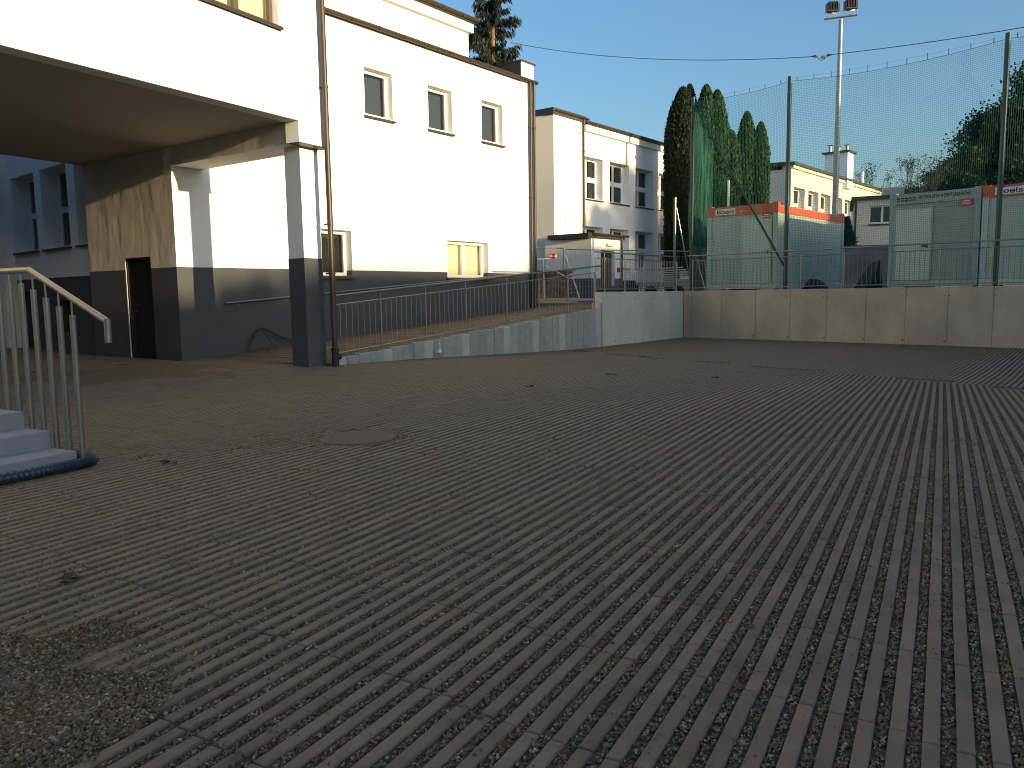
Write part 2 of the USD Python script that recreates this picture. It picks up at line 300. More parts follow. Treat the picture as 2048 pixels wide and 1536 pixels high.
# loose gravel: patches of pebbles that fill the gaps near the camera, and a spill over the bars
ico = trimesh.creation.icosphere(0); ICV, ICF = np.array(ico.vertices), np.array(ico.faces)
def pebbles(xy, size, zoff=0.):
    n = len(xy); s = size[:, None] * R.uniform(.55, 1.15, (n, 3)) * [1, 1, .62]
    q = R.normal(size=(n, 4)); q /= np.linalg.norm(q, axis=1, keepdims=True); w_, x_, y_, z_ = q.T
    M = np.stack([1 - 2 * (y_**2 + z_**2), 2 * (x_ * y_ - w_ * z_), 2 * (x_ * z_ + w_ * y_), 2 * (x_ * y_ + w_ * z_), 1 - 2 * (x_**2 + z_**2), 2 * (y_ * z_ - w_ * x_), 2 * (x_ * z_ - w_ * y_), 2 * (y_ * z_ + w_ * x_), 1 - 2 * (x_**2 + y_**2)], 1).reshape(n, 3, 3)
    b = ICV[None] * (1 + R.uniform(-.22, .22, (n, len(ICV), 1)))
    v = np.einsum('nij,nkj->nki', M, b * s[:, None]) + np.column_stack([xy, np.zeros(n) + zoff])[:, None]
    return v.reshape(-1, 3), (ICF[None] + (np.arange(n) * len(ICV))[:, None, None]).reshape(-1, 3)
gr = UsdGeom.PointInstancer.Define(stage, '/World/gravel'); tag(gr.GetPrim(), kind='stuff')
gapw = PITCHB - WB
protos = []
for k in range(10):
    n = 210; xy = np.column_stack([R.uniform(-LBAR / 2, LBAR / 2, n), R.uniform(-gapw / 2 + .006, gapw / 2 - .006, n)])
    sz = np.clip(R.lognormal(math.log(.0056), .32, n), .003, .0092)
    v, f = pebbles(xy, sz, -.0075)
    protos.append(usdkit.mesh(stage, f'/World/gravel/patch_{k:03d}' if k else '/World/gravel/patch', (v, f), MAT['pebbles']).GetPath())
for k in range(4):                                   # loose spill patches, 0.25 m square
    n = 560; xy = R.uniform(-.14, .14, (n, 2)); sz = np.clip(R.lognormal(math.log(.0058), .34, n), .003, .013)
    v, f = pebbles(xy, sz, .002)
    protos.append(usdkit.mesh(stage, f'/World/gravel/spill_{k:03d}' if k else '/World/gravel/spill', (v, f), MAT['pebbles']).GetPath())
for k in range(3):                                   # a few stones lying on top
    n = 26; xy = R.uniform(-.3, .3, (n, 2)); sz = np.clip(R.lognormal(math.log(.0048), .35, n), .0025, .011)
    v, f = pebbles(xy, sz, .003)
    protos.append(usdkit.mesh(stage, f'/World/gravel/stray_{k:03d}' if k else '/World/gravel/stray', (v, f), MAT['pebbles']).GetPath())
for k in range(6):                                   # coarser gap patches farther off
    n = 110; xy = np.column_stack([R.uniform(-LBAR / 2, LBAR / 2, n), R.uniform(-gapw / 2 + .007, gapw / 2 - .007, n)])
    v, f = pebbles(xy, np.clip(R.lognormal(math.log(.0072), .22, n), .005, .0095), -.0135)
    protos.append(usdkit.mesh(stage, f'/World/gravel/coarse_{k:03d}' if k else '/World/gravel/coarse', (v, f), MAT['pebbles']).GetPath())
gp, gi, go = [], [], []
def place(xy, kind, yaw, up=0.):
    x, y = xy; z = float(g(x, y)) + up; e = .2; sx = (float(g(x + e, y)) + up - z) / e; sy = (float(g(x, y + e)) + up - z) / e
    nz = np.array([-sx, -sy, 1]); nz /= np.linalg.norm(nz)
    qy = Gf.Rotation(Gf.Vec3d(0, 0, 1), yaw); qt = Gf.Rotation(Gf.Vec3d(0, 0, 1), Gf.Vec3d(*map(float, nz))); q = (qy * qt).GetQuat()
    gp.append((x, y, z)); gi.append(kind); go.append(Gf.Quath(float(q.GetReal()), *[float(t) for t in q.GetImaginary()]))
cg = c + PITCHB / 2 * N
dg = np.hypot(cg[:, 0], cg[:, 1]); sel = (dg < 14) & (cg[:, 1] > 1.2) & (np.abs(cg[:, 0]) < .78 * cg[:, 1] + .5) & ~contains_xy(ring.buffer(.1), cg[:, 0], cg[:, 1])
for q in cg[sel]: place(q, int(R.integers(0, 10)) if math.hypot(*q) < 7 else 17 + int(R.integers(0, 6)), 90 - 28.3 + 180 * int(R.integers(0, 2)))
sx_, sy_ = np.meshgrid(np.arange(-3.6, -.2, .11), np.arange(1.5, 8.6, .11), indexing='ij')
cv = cover(sx_, sy_) * (R.random(sx_.shape) < .8)
for x, y, w in zip(sx_.ravel(), sy_.ravel(), cv.ravel()):
    if w > R.uniform(.3, .75) and y < 4.5: place((x + R.uniform(-.05, .05), y + R.uniform(-.05, .05)), 10 + int(R.integers(0, 4)), R.uniform(0, 360), .0055 * float(w))
    elif w > .22: place((x + R.uniform(-.1, .1), y + R.uniform(-.1, .1)), 14 + int(R.integers(0, 3)), R.uniform(0, 360))
for _ in range(170):
    y = R.uniform(1.6, 9); place((R.uniform(-.7 * y, .7 * y), y), 14 + int(R.integers(0, 3)), R.uniform(0, 360))
for a_ in np.linspace(0, 6.28, 30): place((-1.39 + .38 * math.cos(a_), 7.12 + .38 * math.sin(a_)), 14 + int(R.integers(0, 3)), R.uniform(0, 360))
for _ in range(10): place((-1.39 + R.uniform(-.2, .2), 7.12 + R.uniform(-.2, .2)), 14 + int(R.integers(0, 3)), R.uniform(0, 360))
gr.CreatePrototypesRel().SetTargets(protos); gr.CreatePositionsAttr(Vt.Vec3fArray([Gf.Vec3f(*map(float, q)) for q in gp])); gr.CreateProtoIndicesAttr(Vt.IntArray(gi)); gr.CreateOrientationsAttr(Vt.QuathArray(go))
cvr = thing('manhole_cover', 'round gravel-dusted manhole cover let into the paving', 'manhole cover', loc=(-1.39, 7.12, float(g(-1.39, 7.12))))
obj('cover_disc', revolve([[0, -.03], [.345, -.03], [.345, .004], [.335, .008], [0, .012]], 48), 'cover_dust', cvr, smooth=30)
obj('ring', revolve([[.355, -.03], [.40, -.03], [.40, -.004], [.39, .001], [.36, .001], [.355, -.003], [.355, -.03]], 48), 'gravel_bed', cvr, smooth=30)

# ------------------------------------------------------------------ windows
def sheet(fr, t0, t1, n, z0, z1):
    v = fr.w([[t0, n, z0], [t1, n, z0], [t1, n, z1], [t0, n, z1]]); nn = np.cross(v[1] - v[0], v[2] - v[0])
    return MB().add(v, [[0, 1, 2, 3]] if nn[:2] @ fr.n > 0 else [[3, 2, 1, 0]])
def window(parent, fr, t0, t1, z0, z1, depth, cols=1, rows=1, frame='white_frame', back='dark_room', fw=.075, sill='brown_metal', tw=.0, sill_out=.06):
    w = thing('window', None, None, parent=parent)
    F = MB(); n1 = -depth; n0 = n1 - .07
    F.box(t0, t0 + fw, n0, n1, z0, z1, fr); F.box(t1 - fw, t1, n0, n1, z0, z1, fr)
    F.box(t0 + fw, t1 - fw, n0, n1, z0, z0 + fw, fr); F.box(t0 + fw, t1 - fw, n0, n1, z1 - fw, z1, fr)
    ts = np.linspace(t0 + fw / 2, t1 - fw / 2, cols + 1); zs = np.linspace(z0 + fw / 2, z1 - fw / 2, rows + 1); tw = tw or fw
    for q in ts[1:-1]: F.box(q - fw * .75, q + fw * .75, n0 + .003, n1 - .002, z0 + fw, z1 - fw, fr)
    for q in zs[1:-1]: F.box(t0 + fw, t1 - fw, n0 + .006, n1 + .004, q - tw, q + tw, fr)
    obj('frame', F, frame, w)
    for a in range(cols):
        for b in range(rows):
            obj('pane', sheet(fr, ts[a] + fw * .4, ts[a + 1] - fw * .4, n1 - .035, zs[b] + fw * .4, zs[b + 1] - fw * .4), 'glass', w)
    obj('blind', MB().box(t0 + .01, t1 - .01, n0 - .11, n0 - .09, z0 + .01, z1 - .01, fr), back, w)  # backing sheet; with dark_room it paints the shade of an unlit room
    S = MB().hexa(fr.w([[t0 - .04, -depth, z0 - .05], [t1 + .04, -depth, z0 - .05], [t1 + .04, sill_out, z0 - .075], [t0 - .04, sill_out, z0 - .075]])[::-1], fr.w([[t0 - .04, -depth, z0 - .005], [t1 + .04, -depth, z0 - .005], [t1 + .04, sill_out, z0 - .03], [t0 - .04, sill_out, z0 - .03]])[::-1])
    S.box(t0 - .04, t1 + .04, sill_out, sill_out + .012, z0 - .085, z0 - .03, fr)
    obj('sill', S, sill, w); return w
def gutter(name, parent, fr, t0, t1, n, z, r=.075, mat='brown_metal'):
    ang = np.linspace(math.pi, 2 * math.pi, 9); prof = [(r * math.cos(a), r * math.sin(a)) for a in ang] + [((r - .008) * math.cos(a), (r - .008) * math.sin(a)) for a in ang[::-1]]
    m = trimesh.creation.extrude_polygon(Polygon(prof), t1 - t0, engine='earcut'); v = np.array(m.vertices)
    q = np.column_stack([v[:, 2] + t0, v[:, 0] + n, v[:, 1] + z]); M = MB().add(fr.w(q), np.array(m.faces))
    M.box(t0, t1, n + r - .012, n + r + .008, z - .006, z + .014, fr)
    for t in np.arange(t0 + .4, t1, .9): M.box(t, t + .03, n - r - .004, n + r + .006, z - r - .006, z - r + .012, fr); M.box(t, t + .03, n + r, n + r + .012, z - r, z + .02, fr)
    return obj(name, M, mat, parent)
def downpipe(parent, fr, t, n, z0, z1, r=.05, mat='brown_metal', clamps=()):
    M = MB().tube([[t, n, z0], [t, n, z1]], r, 14, fr=fr); p = obj('downpipe', M, mat, parent, smooth=40)
    for z in clamps: obj('pipe_clamp', MB().tube([[t, n, z - .02], [t, n, z + .02]], r + .012, 14, fr=fr).box(t - .012, t + .012, n - .14, n - r, z - .012, z + .012, fr), mat, p)
    return p

# ------------------------------------------------------------------ the school building (facade, block over the passage)
sch = thing('school_building', 'white rendered school building with a dark plinth and a block bridging over a passage', 'building')
PZ = 1.95
up = [(5.35, 6.33, 5.86, 7.02), (7.70, 8.69, 5.87, 7.03), (10.03, 11.05, 5.87, 7.05)]
lo = [(3.72, 4.74, 1.81, 2.93), (8.35, 10.22, 1.80, 2.86)]
wall = Polygon([(0, PZ), (12.74, PZ), (12.74, 7.95), (0, 7.95)])
pl = Polygon([(0, -.4), (12.74, -.4), (12.74, PZ), (0, PZ)])
for a in up + lo: wall = wall.difference(sbox(a[0], a[2], a[1], a[3])); pl = pl.difference(sbox(a[0], a[2], a[1], a[3]))
obj('wall', extr(wall, FA, -.35, 0), 'white_stucco', sch)
obj('plinth', extr(pl, FA, -.35, -.018), 'plinth_stucco', sch)
for a in up: window(sch, FA, *a, .20, back='grey_backing', fw=.085)
window(sch, FA, *lo[0], .22, back='dark_room', fw=.085)
window(sch, FA, *lo[1], .20, cols=2, back='cream_blind', fw=.085)
obj('back_wall', MB().box(0.1, 12.6, -9.0, -8.7, -.4, 7.9, FA).box(12.45, 12.739, -8.7, -.352, -.4, 7.9, FA), 'white_stucco', sch)
obj('roof', MB().box(0.3, 12.0, -9.0, .02, 7.951, 8.02, FA), 'roof_dark', sch)
gutter('gutter', sch, FA, .9, 12.78, .085, 8.05)
obj('parapet_wall', MB().box(12.06, 12.745, -8.5, .003, 7.951, 8.58, FA), 'white_stucco', sch)
obj('parapet_flashing', MB().box(12.02, 12.80, -8.55, .05, 8.581, 8.63, FA).box(12.035, 12.058, -8.4, -.012, 8.03, 8.58, FA), 'brown_metal', sch)
for t in (12.42, 12.62): downpipe(sch, FA, t, .085, .85, 7.98, .045, clamps=(2.1, 4.4, 6.6))
U = Fr(FA.p(0, -.8)[:2], 37)
obj('upper_wall', MB().box(.5, 10.45, -7, 0, 8.021, 9.20, U), 'white_stucco', sch)
obj('cornice', MB().box(.5, 10.56, -7.05, .13, 9.201, 9.46, U), 'white_stucco', sch)
gutter('gutter', sch, U, .5, 10.66, .21, 9.57, .085)
obj('roof', MB().hexa(U.w([[.5, .22, 9.461], [10.62, .22, 9.461], [10.62, -7.1, 9.461], [.5, -7.1, 9.461]]), U.w([[.5, .14, 9.56], [10.62, .14, 9.56], [10.62, -7.0, 10.3], [.5, -7.0, 10.3]])), 'roof_dark', sch)
# block over the passage
SOF = 4.33
fw_ = Polygon([(-12, SOF), (.72, SOF), (.72, 8.6), (-12, 8.6)]).difference(sbox(-3.4, 5.80, -.36, 7.5))
obj('wall', extr(fw_, FF, -.3, 0), 'white_stucco', sch)
win = window(sch, FF, -3.4, -.36, 5.80, 7.5, .13, cols=4, frame='brown_frame', back='cream_blind', fw=.07)
tag(win, 'wide brown framed window above the passage')
def slab(pts, z0, z1): return plan([tuple(p[:2]) for p in pts], z0, z1)
FR_, FL_ = FF.p(.719, -.302), FF.p(-12, -.302); dB = np.array([*(FB.e * 7.45), 0])
obj('soffit', slab([FF.p(.719, -.02), FF.p(-12, -.02), FF.p(-12, -.02) + dB, FF.p(.3, -.02) + dB], SOF + .002, SOF + .2), 'soffit_shaded_paint', sch)
obj('rear_wall', MB().hexa([*(np.array([*p[:2], SOF + .201]) for p in (FL_ + dB, FL_ + dB * .97, FR_ + dB * .97 + [0, 0, 0], FR_ + dB))], [*(np.array([*p[:2], 8.6]) for p in (FL_ + dB, FL_ + dB * .97, FR_ + dB * .97, FR_ + dB))]), 'white_stucco', sch)
obj('block_side_wall', MB().hexa([FF.p(.50, -.302, SOF + .01), FF.p(.719, -.302, SOF + .01), FF.p(.719, -.302, SOF + .01) + dB * .5, FF.p(.50, -.302, SOF + .01) + dB * .5], [FF.p(.50, -.302, 8.6), FF.p(.719, -.302, 8.6), FF.p(.719, -.302, 8.6) + dB * .5, FF.p(.50, -.302, 8.6) + dB * .5]), 'white_stucco', sch)
obj('roof', slab([FR_, FL_, FL_ + dB, FR_ + dB], 8.601, 8.7), 'roof_dark', sch)
obj('wall', MB().box(-12.2, -6.2, -7.0, -.4, -.3, SOF, FF), 'rough_shaded_stucco', sch)
# rough plaster: beam, column and passage wall share one plane and are really uneven
def uneven(s0, s1, z0, z1, hole=None, step=.022, amp=1.):
    s = np.linspace(s0, s1, max(3, int((s1 - s0) / step))); z = np.linspace(z0, z1, max(3, int((z1 - z0) / step)))
    S, Z = np.meshgrid(s, z, indexing='ij')
    nn = .011 * (meshkit.fbm(np.stack([S * 2.6, Z * .9, 0 * S + 2], -1), 3, 11) - .5) + .0042 * (meshkit.fbm(np.stack([S * 5.5, Z * 2.6, 0 * S], -1), 3, 23) - .5) + .0016 * (meshkit.noise(np.stack([S * 40, Z * 40, 0 * S], -1), 31) - .5)
    edge = np.minimum(np.minimum(S - s0, s1 - S), 9) / .05; nn = amp * nn * np.clip(edge, 0, 1)
    v = FB.w(np.stack([S, nn, Z], -1).reshape(-1, 3)); m = len(z)
    i, j = np.meshgrid(np.arange(len(s) - 1), np.arange(m - 1), indexing='ij')
    f = np.stack([i * m + j, (i + 1) * m + j, (i + 1) * m + j + 1, i * m + j + 1], -1).reshape(-1, 4)
    if hole is not None:
        sc, zc = (s[i] + s[i + 1]).ravel() / 2, (z[j] + z[j + 1]).ravel() / 2
        f = f[~((sc > hole[0]) & (sc < hole[1]) & (zc < hole[2]))]
        k_, f = np.unique(f, return_inverse=True); v = v[k_]; f = f.reshape(-1, 4)
    nrm = np.cross(v[f[0, 1]] - v[f[0, 0]], v[f[0, 3]] - v[f[0, 0]])
    if nrm[:2] @ FB.n < 0: f = f[:, ::-1]
    return MB().add(v, f)
D0, D1, DZ = 4.92, 5.96, 2.20
obj('passage_wall', uneven(3.965, 7.50, PZ, SOF + .05, (D0, D1, DZ)), 'rough_shaded_stucco', sch, smooth=True)
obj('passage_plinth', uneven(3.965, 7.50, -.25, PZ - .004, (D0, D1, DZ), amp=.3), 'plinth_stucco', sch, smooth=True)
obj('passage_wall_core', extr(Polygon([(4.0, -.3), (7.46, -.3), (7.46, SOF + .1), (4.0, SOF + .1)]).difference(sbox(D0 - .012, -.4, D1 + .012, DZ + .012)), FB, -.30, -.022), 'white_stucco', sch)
obj('beam', uneven(-.004, 4.02, 3.972, SOF + .05), 'rough_shaded_stucco', sch, smooth=True)
obj('beam_core', MB().hexa([FF.p(0, -.004, 3.97) + [0, 0, 0], FF.p(.716, -.004, 3.97), FF.p(.716, -.004, 3.97) + dB * .54, FF.p(0, -.004, 3.97) + dB * .54], [FF.p(0.02, -.004, SOF), FF.p(.716, -.004, SOF), FF.p(.716, -.004, SOF) + dB * .54, FF.p(.02, -.004, SOF) + dB * .54]), 'white_stucco', sch)
obj('fascia', MB().box(0.0, .72, -.3, .001, 3.972, SOF - .001, FF), 'white_stucco', sch)
dC = np.array([math.sin(math.radians(-52.6)) * .44, math.cos(math.radians(-52.6)) * .44, 0])
def colm(z0, z1, ins, mat, name):
    q = [FF.p(.25 + ins, -.23 - ins), FF.p(.715 - ins, -.23 - ins), FF.p(.715 - ins, -.23 + ins) + dC, FF.p(.25 + ins, -.23 + ins) + dC]
    return obj(name, MB().hexa([np.array([*p[:2], z0]) for p in q], [np.array([*p[:2], z1]) for p in q]), mat, sch)
colm(2.0, 3.969, 0, 'white_stucco', 'column'); colm(-.3, 1.998, -.006, 'plinth_stucco', 'column_plinth')
obj('drip_flashing', MB().box(0.0, .76, -.24, .018, 3.955, 3.969, FF), 'brown_metal', sch)
door = obj('door', MB().box(D0, D1, -.19, -.15, -.05, DZ, FB), 'dark_door', sch)
obj('handle', MB().box(D1 - .10, D1 - .06, -.149, -.12, 1.02, 1.06, FB).box(D1 - .2, D1 - .06, -.125, -.11, 1.03, 1.05, FB), 'steel', door)
obj('door_frame', MB().box(D0 + .002, D0 + .05, -.145, -.03, -.05, DZ - .05, FB).box(D1 - .05, D1 - .002, -.145, -.03, -.05, DZ - .05, FB).box(D0 + .002, D1 - .002, -.145, -.03, DZ - .05, DZ - .002, FB), 'dark_door', door)
p_ = downpipe(sch, FF, .60, .10, .30, 8.6, .052, clamps=(1.72, 2.6, 5.0, 7.2))
obj('pipe_shoe', MB().tube([[.60, .10, -.1], [.60, .10, .30], [.60, .10, .34]], [.066, .066, .056], 16, fr=FF).tube([[.60, .10, .31], [.60, .10, .36]], .075, 16, fr=FF).tube([[.60, .10, .2], [.70, .14, .2]], .055, 12, fr=FF), 'black_rubber', p_, smooth=40)

# courtyard wing seen through the passage
wing = thing('courtyard_wing', 'shaded rendered wing behind the passage with a row of deep windows over a dark plinth', 'building')
WG = Fr((-9.9, 18.95), -49, out=-1)
wp = Polygon([(-.33, 1.87), (16, 1.87), (16, 8), (-.33, 8)]); ws = [(-.25, .41, 2.62, 4.56)] + [(a, a + 1.66, 2.62, 4.56) for a in (.88, 2.97, 5.06, 7.15, 9.24)]
for a in ws: wp = wp.difference(sbox(a[0], a[2], a[1], a[3]))
pw = Polygon([(-.33, -.4), (16, -.4), (16, 1.868), (-.33, 1.868)]); ds = [(3.4, 4.5, 0, 1.55), (5.2, 6.4, .05, 1.55), (1.2, 1.9, .5, 1.3)]
for a in ds: pw = pw.difference(sbox(a[0], a[2], a[1], a[3]))
obj('wall', extr(wp, WG, -.5, 0), 'white_stucco', wing); obj('plinth', extr(pw, WG, -.5, -.015), 'plinth_stucco', wing)
for a in ws: window(wing, WG, *a, .42, cols=2, rows=2, back='dark_room', fw=.07, tw=.07)
for a in ds: obj('cellar_door', MB().box(a[0], a[1], -.3, -.25, a[2] - .2, a[3], WG), 'dark_door', wing)
obj('back_wall', MB().box(-1.4, 15.9, -8, -7.7, -.4, 8, WG), 'white_stucco', wing); obj('roof', MB().box(-1.6, 16.1, -8.2, .2, 8.002, 8.15, WG), 'roof_dark', wing)

lw_ = thing('courtyard_side_wing', 'added unseen wing that darkens the courtyard from its left side, left of the passage', 'building')  # added out of view to cut the sky light in the courtyard
q0 = FF.p(-6.6, -8)[:2]; d_ = FB.e
def rect(p, e, L, w): nn = np.array([-e[1], e[0]]); return [tuple(p), tuple(p + e * L), tuple(p + e * L + nn * w), tuple(p + nn * w)]
obj('wall', plan(rect(q0, d_, 20, 8), -.3, 12.6), 'plinth_stucco', lw_); obj('roof', plan(rect(q0 - d_ * .2, d_, 20.4, 8.2), 12.602, 12.75), 'roof_dark', lw_)  # dark render chosen so this unseen wing returns little light
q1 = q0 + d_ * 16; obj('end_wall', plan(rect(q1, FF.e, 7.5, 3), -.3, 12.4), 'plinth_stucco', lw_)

# ------------------------------------------------------------------ ramp, palisade wall, retaining walls
dk = []
for t in np.linspace(.0, 14.2, 30):
    za = np.clip(-.02 + .068 * (t + .0), .0, TERR - .004); zb = np.clip(.085 + .0765 * (t - .81), .02, TERR - .004)
    dk.append((FA.p(t, -.2, za), RW.p(max(t - .81, 0.0), -.08, zb)))
n = len(dk); v = np.array([p for q in dk for p in q]); f = np.array([[2 * i, 2 * i + 1, 2 * i + 3, 2 * i + 2] for i in range(n - 1)])
ramp = thing('ramp', 'sloping ramp of narrow paving bars rising along the white facade', 'ramp', kind='structure')
obj('ramp_surface', MB().add(np.vstack([v, v - [0, 0, .5]]), np.vstack([f, f[:, ::-1] + 2 * n])), 'gravel_bed', ramp)
bm = MB()
for t in np.arange(1.0, 13.2, .0845):
    for u0 in np.arange(0, .99, .17):
        u1 = min(u0 + .166, .995); wv = .042
        def P(tt, u):
            a = FA.p(tt, -.15, np.clip(-.02 + .068 * tt, .0, TERR - .004)); b = RW.p(max(tt - .81, 0), -.09, np.clip(.085 + .0765 * (tt - .81), .02, TERR - .004)); return a + (b - a) * u
        q = [P(t, u0), P(t, u1), P(t + wv, u1), P(t + wv, u0)]
        bm.hexa([x - [0, 0, .02] for x in q], [x + [0, 0, .011 + R.normal(0, .001)] for x in q])
obj('paving_bars', bm, 'bar_concrete_joined', ramp, kind='stuff')
pal = thing('palisade_wall', 'stepped row of grey concrete palisade slabs edging the ramp', 'retaining wall')
pitch = 9.68 / 32
for k in range(32):
    t = k * pitch; post = k in (0, 4, 8, 12, 17, 21, 25, 31)
    zt = .135 + .0765 * (t + .15) + R.normal(0, .006); pr = .03 if post else R.normal(0, .004)
    if post:
        prof = [(t + .003, -.12), (t + .003, pr - .05), (t + .03, pr - .012), (t + .08, pr), (t + pitch - .08, pr), (t + pitch - .03, pr - .012), (t + pitch - .003, pr - .05), (t + pitch - .003, -.12)]
    else:
        prof = [(t + .003, -.12), (t + .003, pr - .01), (t + .013, pr), (t + pitch - .013, pr), (t + pitch - .003, pr - .01), (t + pitch - .003, -.12)]
    q = RW.w([[a, b, 0] for a, b in prof]); zb = float(g(q[0, 0], q[0, 1])) - .2
    obj('slab', plan([tuple(x) for x in q[:, :2]], zb, zt), 'palisade_pale' if post else 'palisade_concrete', pal)
def concrete_wall(fr, joints, label, cm):
    w = thing('concrete_retaining_wall', label, 'retaining wall')
    for k, (a, b) in enumerate(zip(joints[:-1], joints[1:])):
        zb = min(float(g(*fr.p(a)[:2])), float(g(*fr.p(b)[:2]))) - .25
        d = R.normal(0, .003); p = obj('panel', MB().box(a + .003, b - .003, -.3, d, zb, TOP, fr, ch=.006), cm, w)
        for tt, zz in ((a + .03, TOP - .22), (b - .10, TOP - .22), (b - .05, zb + .36)):
            if R.random() < .75: obj('tie_hole', MB().tube([[tt, d - .01, zz], [tt, d + .0015, zz]], .017 if zz > .8 else .024, 10, fr=fr), 'black_print', p)
    obj('core', MB().box(joints[0] + .02, joints[-1] - .02, -.29, -.012, -.5, TOP - .012, fr), cm, w)
    return w
j1 = [9.78, 10.55, 11.75, 12.95, 14.1, 15.1]
j2 = [.012, .31, 1.46, 2.65, 3.79, 4.92, 6.05, 7.12, 8.18, 9.24, 10.3, 11.4, 12.5, 13.6, 14.7, 15.8, 16.9]
concrete_wall(RW, j1, 'short bluish concrete retaining wall between the palisade slabs and the inner corner', 'concrete_panel')
concrete_wall(W2, j2, 'long concrete retaining wall, brownish from painted bounce light, below the site containers', 'concrete_warm_bounce')
obj('end_strip', MB().box(9.685, 9.775, -.28, -.05, -.4, TOP - .3, RW), 'concrete_panel', tag(thing('joint_strip', 'narrow brown concrete strip between palisade slabs and retaining wall', 'concrete strip'), None))

def railing(fr, posts, zb, zt, label, gap=.125, n=0., pr=.021, h2=.17, base=.0, parent=None, name='steel_railing', ext=(0, 0), foot=True):
    """posts: positions t; zb(t), zt(t): foot and handrail heights."""
    r = thing(name, label, 'railing')
    for t in posts:
        obj('post', MB().tube([[t, n, zb(t)], [t, n, zt(t) - h2 + .02]], pr, 10, fr=fr).tube([[t, n, zt(t) - h2], [t, n, zt(t)]], .008, 6, fr=fr), 'steel', r, smooth=40)
        if foot: obj('foot_plate', MB().tube([[t, n, zb(t)], [t, n, zb(t) + .012]], .05, 12, fr=fr), 'steel', r)
    a, b = posts[0] - ext[0], posts[-1] + ext[1]
    obj('handrail', MB().tube([[a, n, zt(a)], [b, n, zt(b)]], .0215, 12, fr=fr), 'steel', r, smooth=40)
    for nm, dz in (('upper_rail', None), ('lower_rail', .10)):
        f_ = (lambda t: zt(t) - h2) if dz is None else (lambda t: zb(t) + .085)
        for p, q in zip(posts[:-1], posts[1:]): obj(nm, MB().tube([[p + pr * .8, n, f_(p)], [q - pr * .8, n, f_(q)]], .013, 8, fr=fr), 'steel', r, smooth=40)
    for p, q in zip(posts[:-1], posts[1:]):
        m = max(1, round((q - p) / gap))
        for k in range(1, m):
            t = p + (q - p) * k / m; obj('baluster', MB().tube([[t, n, zb(t) + .085], [t, n, zt(t) - h2]], .0065, 6, fr=fr), 'steel', r)
    return r
rp = [.06, 1.26, 2.56, 3.88, 5.39, 6.74, 8.08, 9.42]
railing(RW, rp, lambda t: .135 + .0765 * (t + .1), lambda t: 1.305 + .0765 * t, 'long stainless railing climbing along the ramp edge on the palisade slabs', .15, -.05, ext=(.02, .35))
railing(RW, [9.62, 10.12, 11.3, 12.5, 13.7, 14.82], lambda t: TOP, lambda t: 2.44, 'short stainless railing on the bluish wall between ramp and net corner', .115, -.12, ext=(.12, .12))
railing(W2, [.28, 1.40, 2.74, 4.05, 5.35, 6.63, 7.90, 9.12, 10.4, 11.7, 13.0, 14.3], lambda t: TOP, lambda t: 2.47, 'long stainless railing on top of the brownish retaining wall', .13, -.12, ext=(.2, .3))
hr = thing('wall_handrail', 'single metal handrail fixed to the dark plinth along the ramp', 'handrail')
obj('rail', MB().tube([[1.03, .10, 1.19], [12.4, .10, 1.98]], .0215, 12, fr=FA), 'steel', hr, smooth=40)
for t in np.arange(1.4, 12.3, 1.25):
    z = 1.19 + (t - 1.03) * .0695; obj('bracket', MB().tube([[t, .10, z - .02], [t, .10, z - .07], [t, -.01, z - .07]], .008, 6, fr=FA).tube([[t, -.016, z - .07], [t, -.006, z - .07]], .035, 12, fr=FA), 'steel', hr)

# ------------------------------------------------------------------ stair at the left with its railing and blue drain hose
S0 = (-3.32, 6.0); ST = Fr(S0, -61, out=-1)        # t climbs, n runs along the front edge to the left
st = thing('concrete_stair', 'pale concrete entrance stair of three steps at the left edge of the yard', 'stair')
gz = float(g(*S0))
for k in range(3):
    a = .325 * k; b = a + .325 + .004 if k < 2 else 3.4
    obj('step', MB().box(a, b - .006, .0, 2.6, -.15 if k == 0 else gz + .132 * k - .02, gz + .132 * (k + 1), ST, ch=.007), 'concrete_step', st)
obj('stair_core', MB().box(.34, 3.3, .02, 2.5, -.2, gz + .25, ST), 'concrete_step', st)
sr_ = thing('stair_railing', 'brushed steel railing with thick uprights beside the concrete stair', 'railing')
hz = lambda t: 1.325 + .424 * t if t < .51 else 1.54
pts = [[-.41, -.045, .99], [-.41, -.045, 1.12], [-.40, -.045, 1.15], [.50, -.045, 1.537], [.53, -.045, 1.543], [2.6, -.045, 1.543]]
obj('handrail', MB().tube([[-.41, -.045, 1.145], [.51, -.045, 1.54]], .024, 14, fr=ST).tube([[.505, -.045, 1.54], [2.9, -.045, 1.54]], .024, 14, fr=ST).tube([[-.41, -.045, .99], [-.41, -.045, 1.16]], .024, 14, fr=ST), 'steel', sr_, smooth=40)
for k in range(14):
    t = .0 + .158 * k; zb = gz + .02 if k == 0 else gz + .132 * min(int(t / .325), 2) + .01
    zt_ = (1.19 + .424 * t if t < .51 else 1.44)
    obj('upright', MB().tube([[t, -.045, zb], [t, -.045, zt_]], .0215, 12, fr=ST), 'steel', sr_, smooth=40)
    obj('pin', MB().tube([[t, -.045, zt_ - .01], [t, -.045, (1.33 + .424 * t if t < .5 else 1.54) - .01]], .007, 8, fr=ST), 'steel', sr_)
hs = thing('blue_drain_hose', 'dark blue corrugated drain hose lying round the foot of the stair', 'hose')
ctl = np.array([[-.075, 2.6], [-.075, 1.4], [-.075, .5], [-.08, .12], [-.06, -.06], [.04, -.14], [.22, -.16], [.5, -.13], [.9, -.12]])
from scipy.interpolate import CubicSpline
u = np.arange(len(ctl)); cs = CubicSpline(u, ctl); uu = np.linspace(0, len(ctl) - 1, 420); hp = cs(uu)
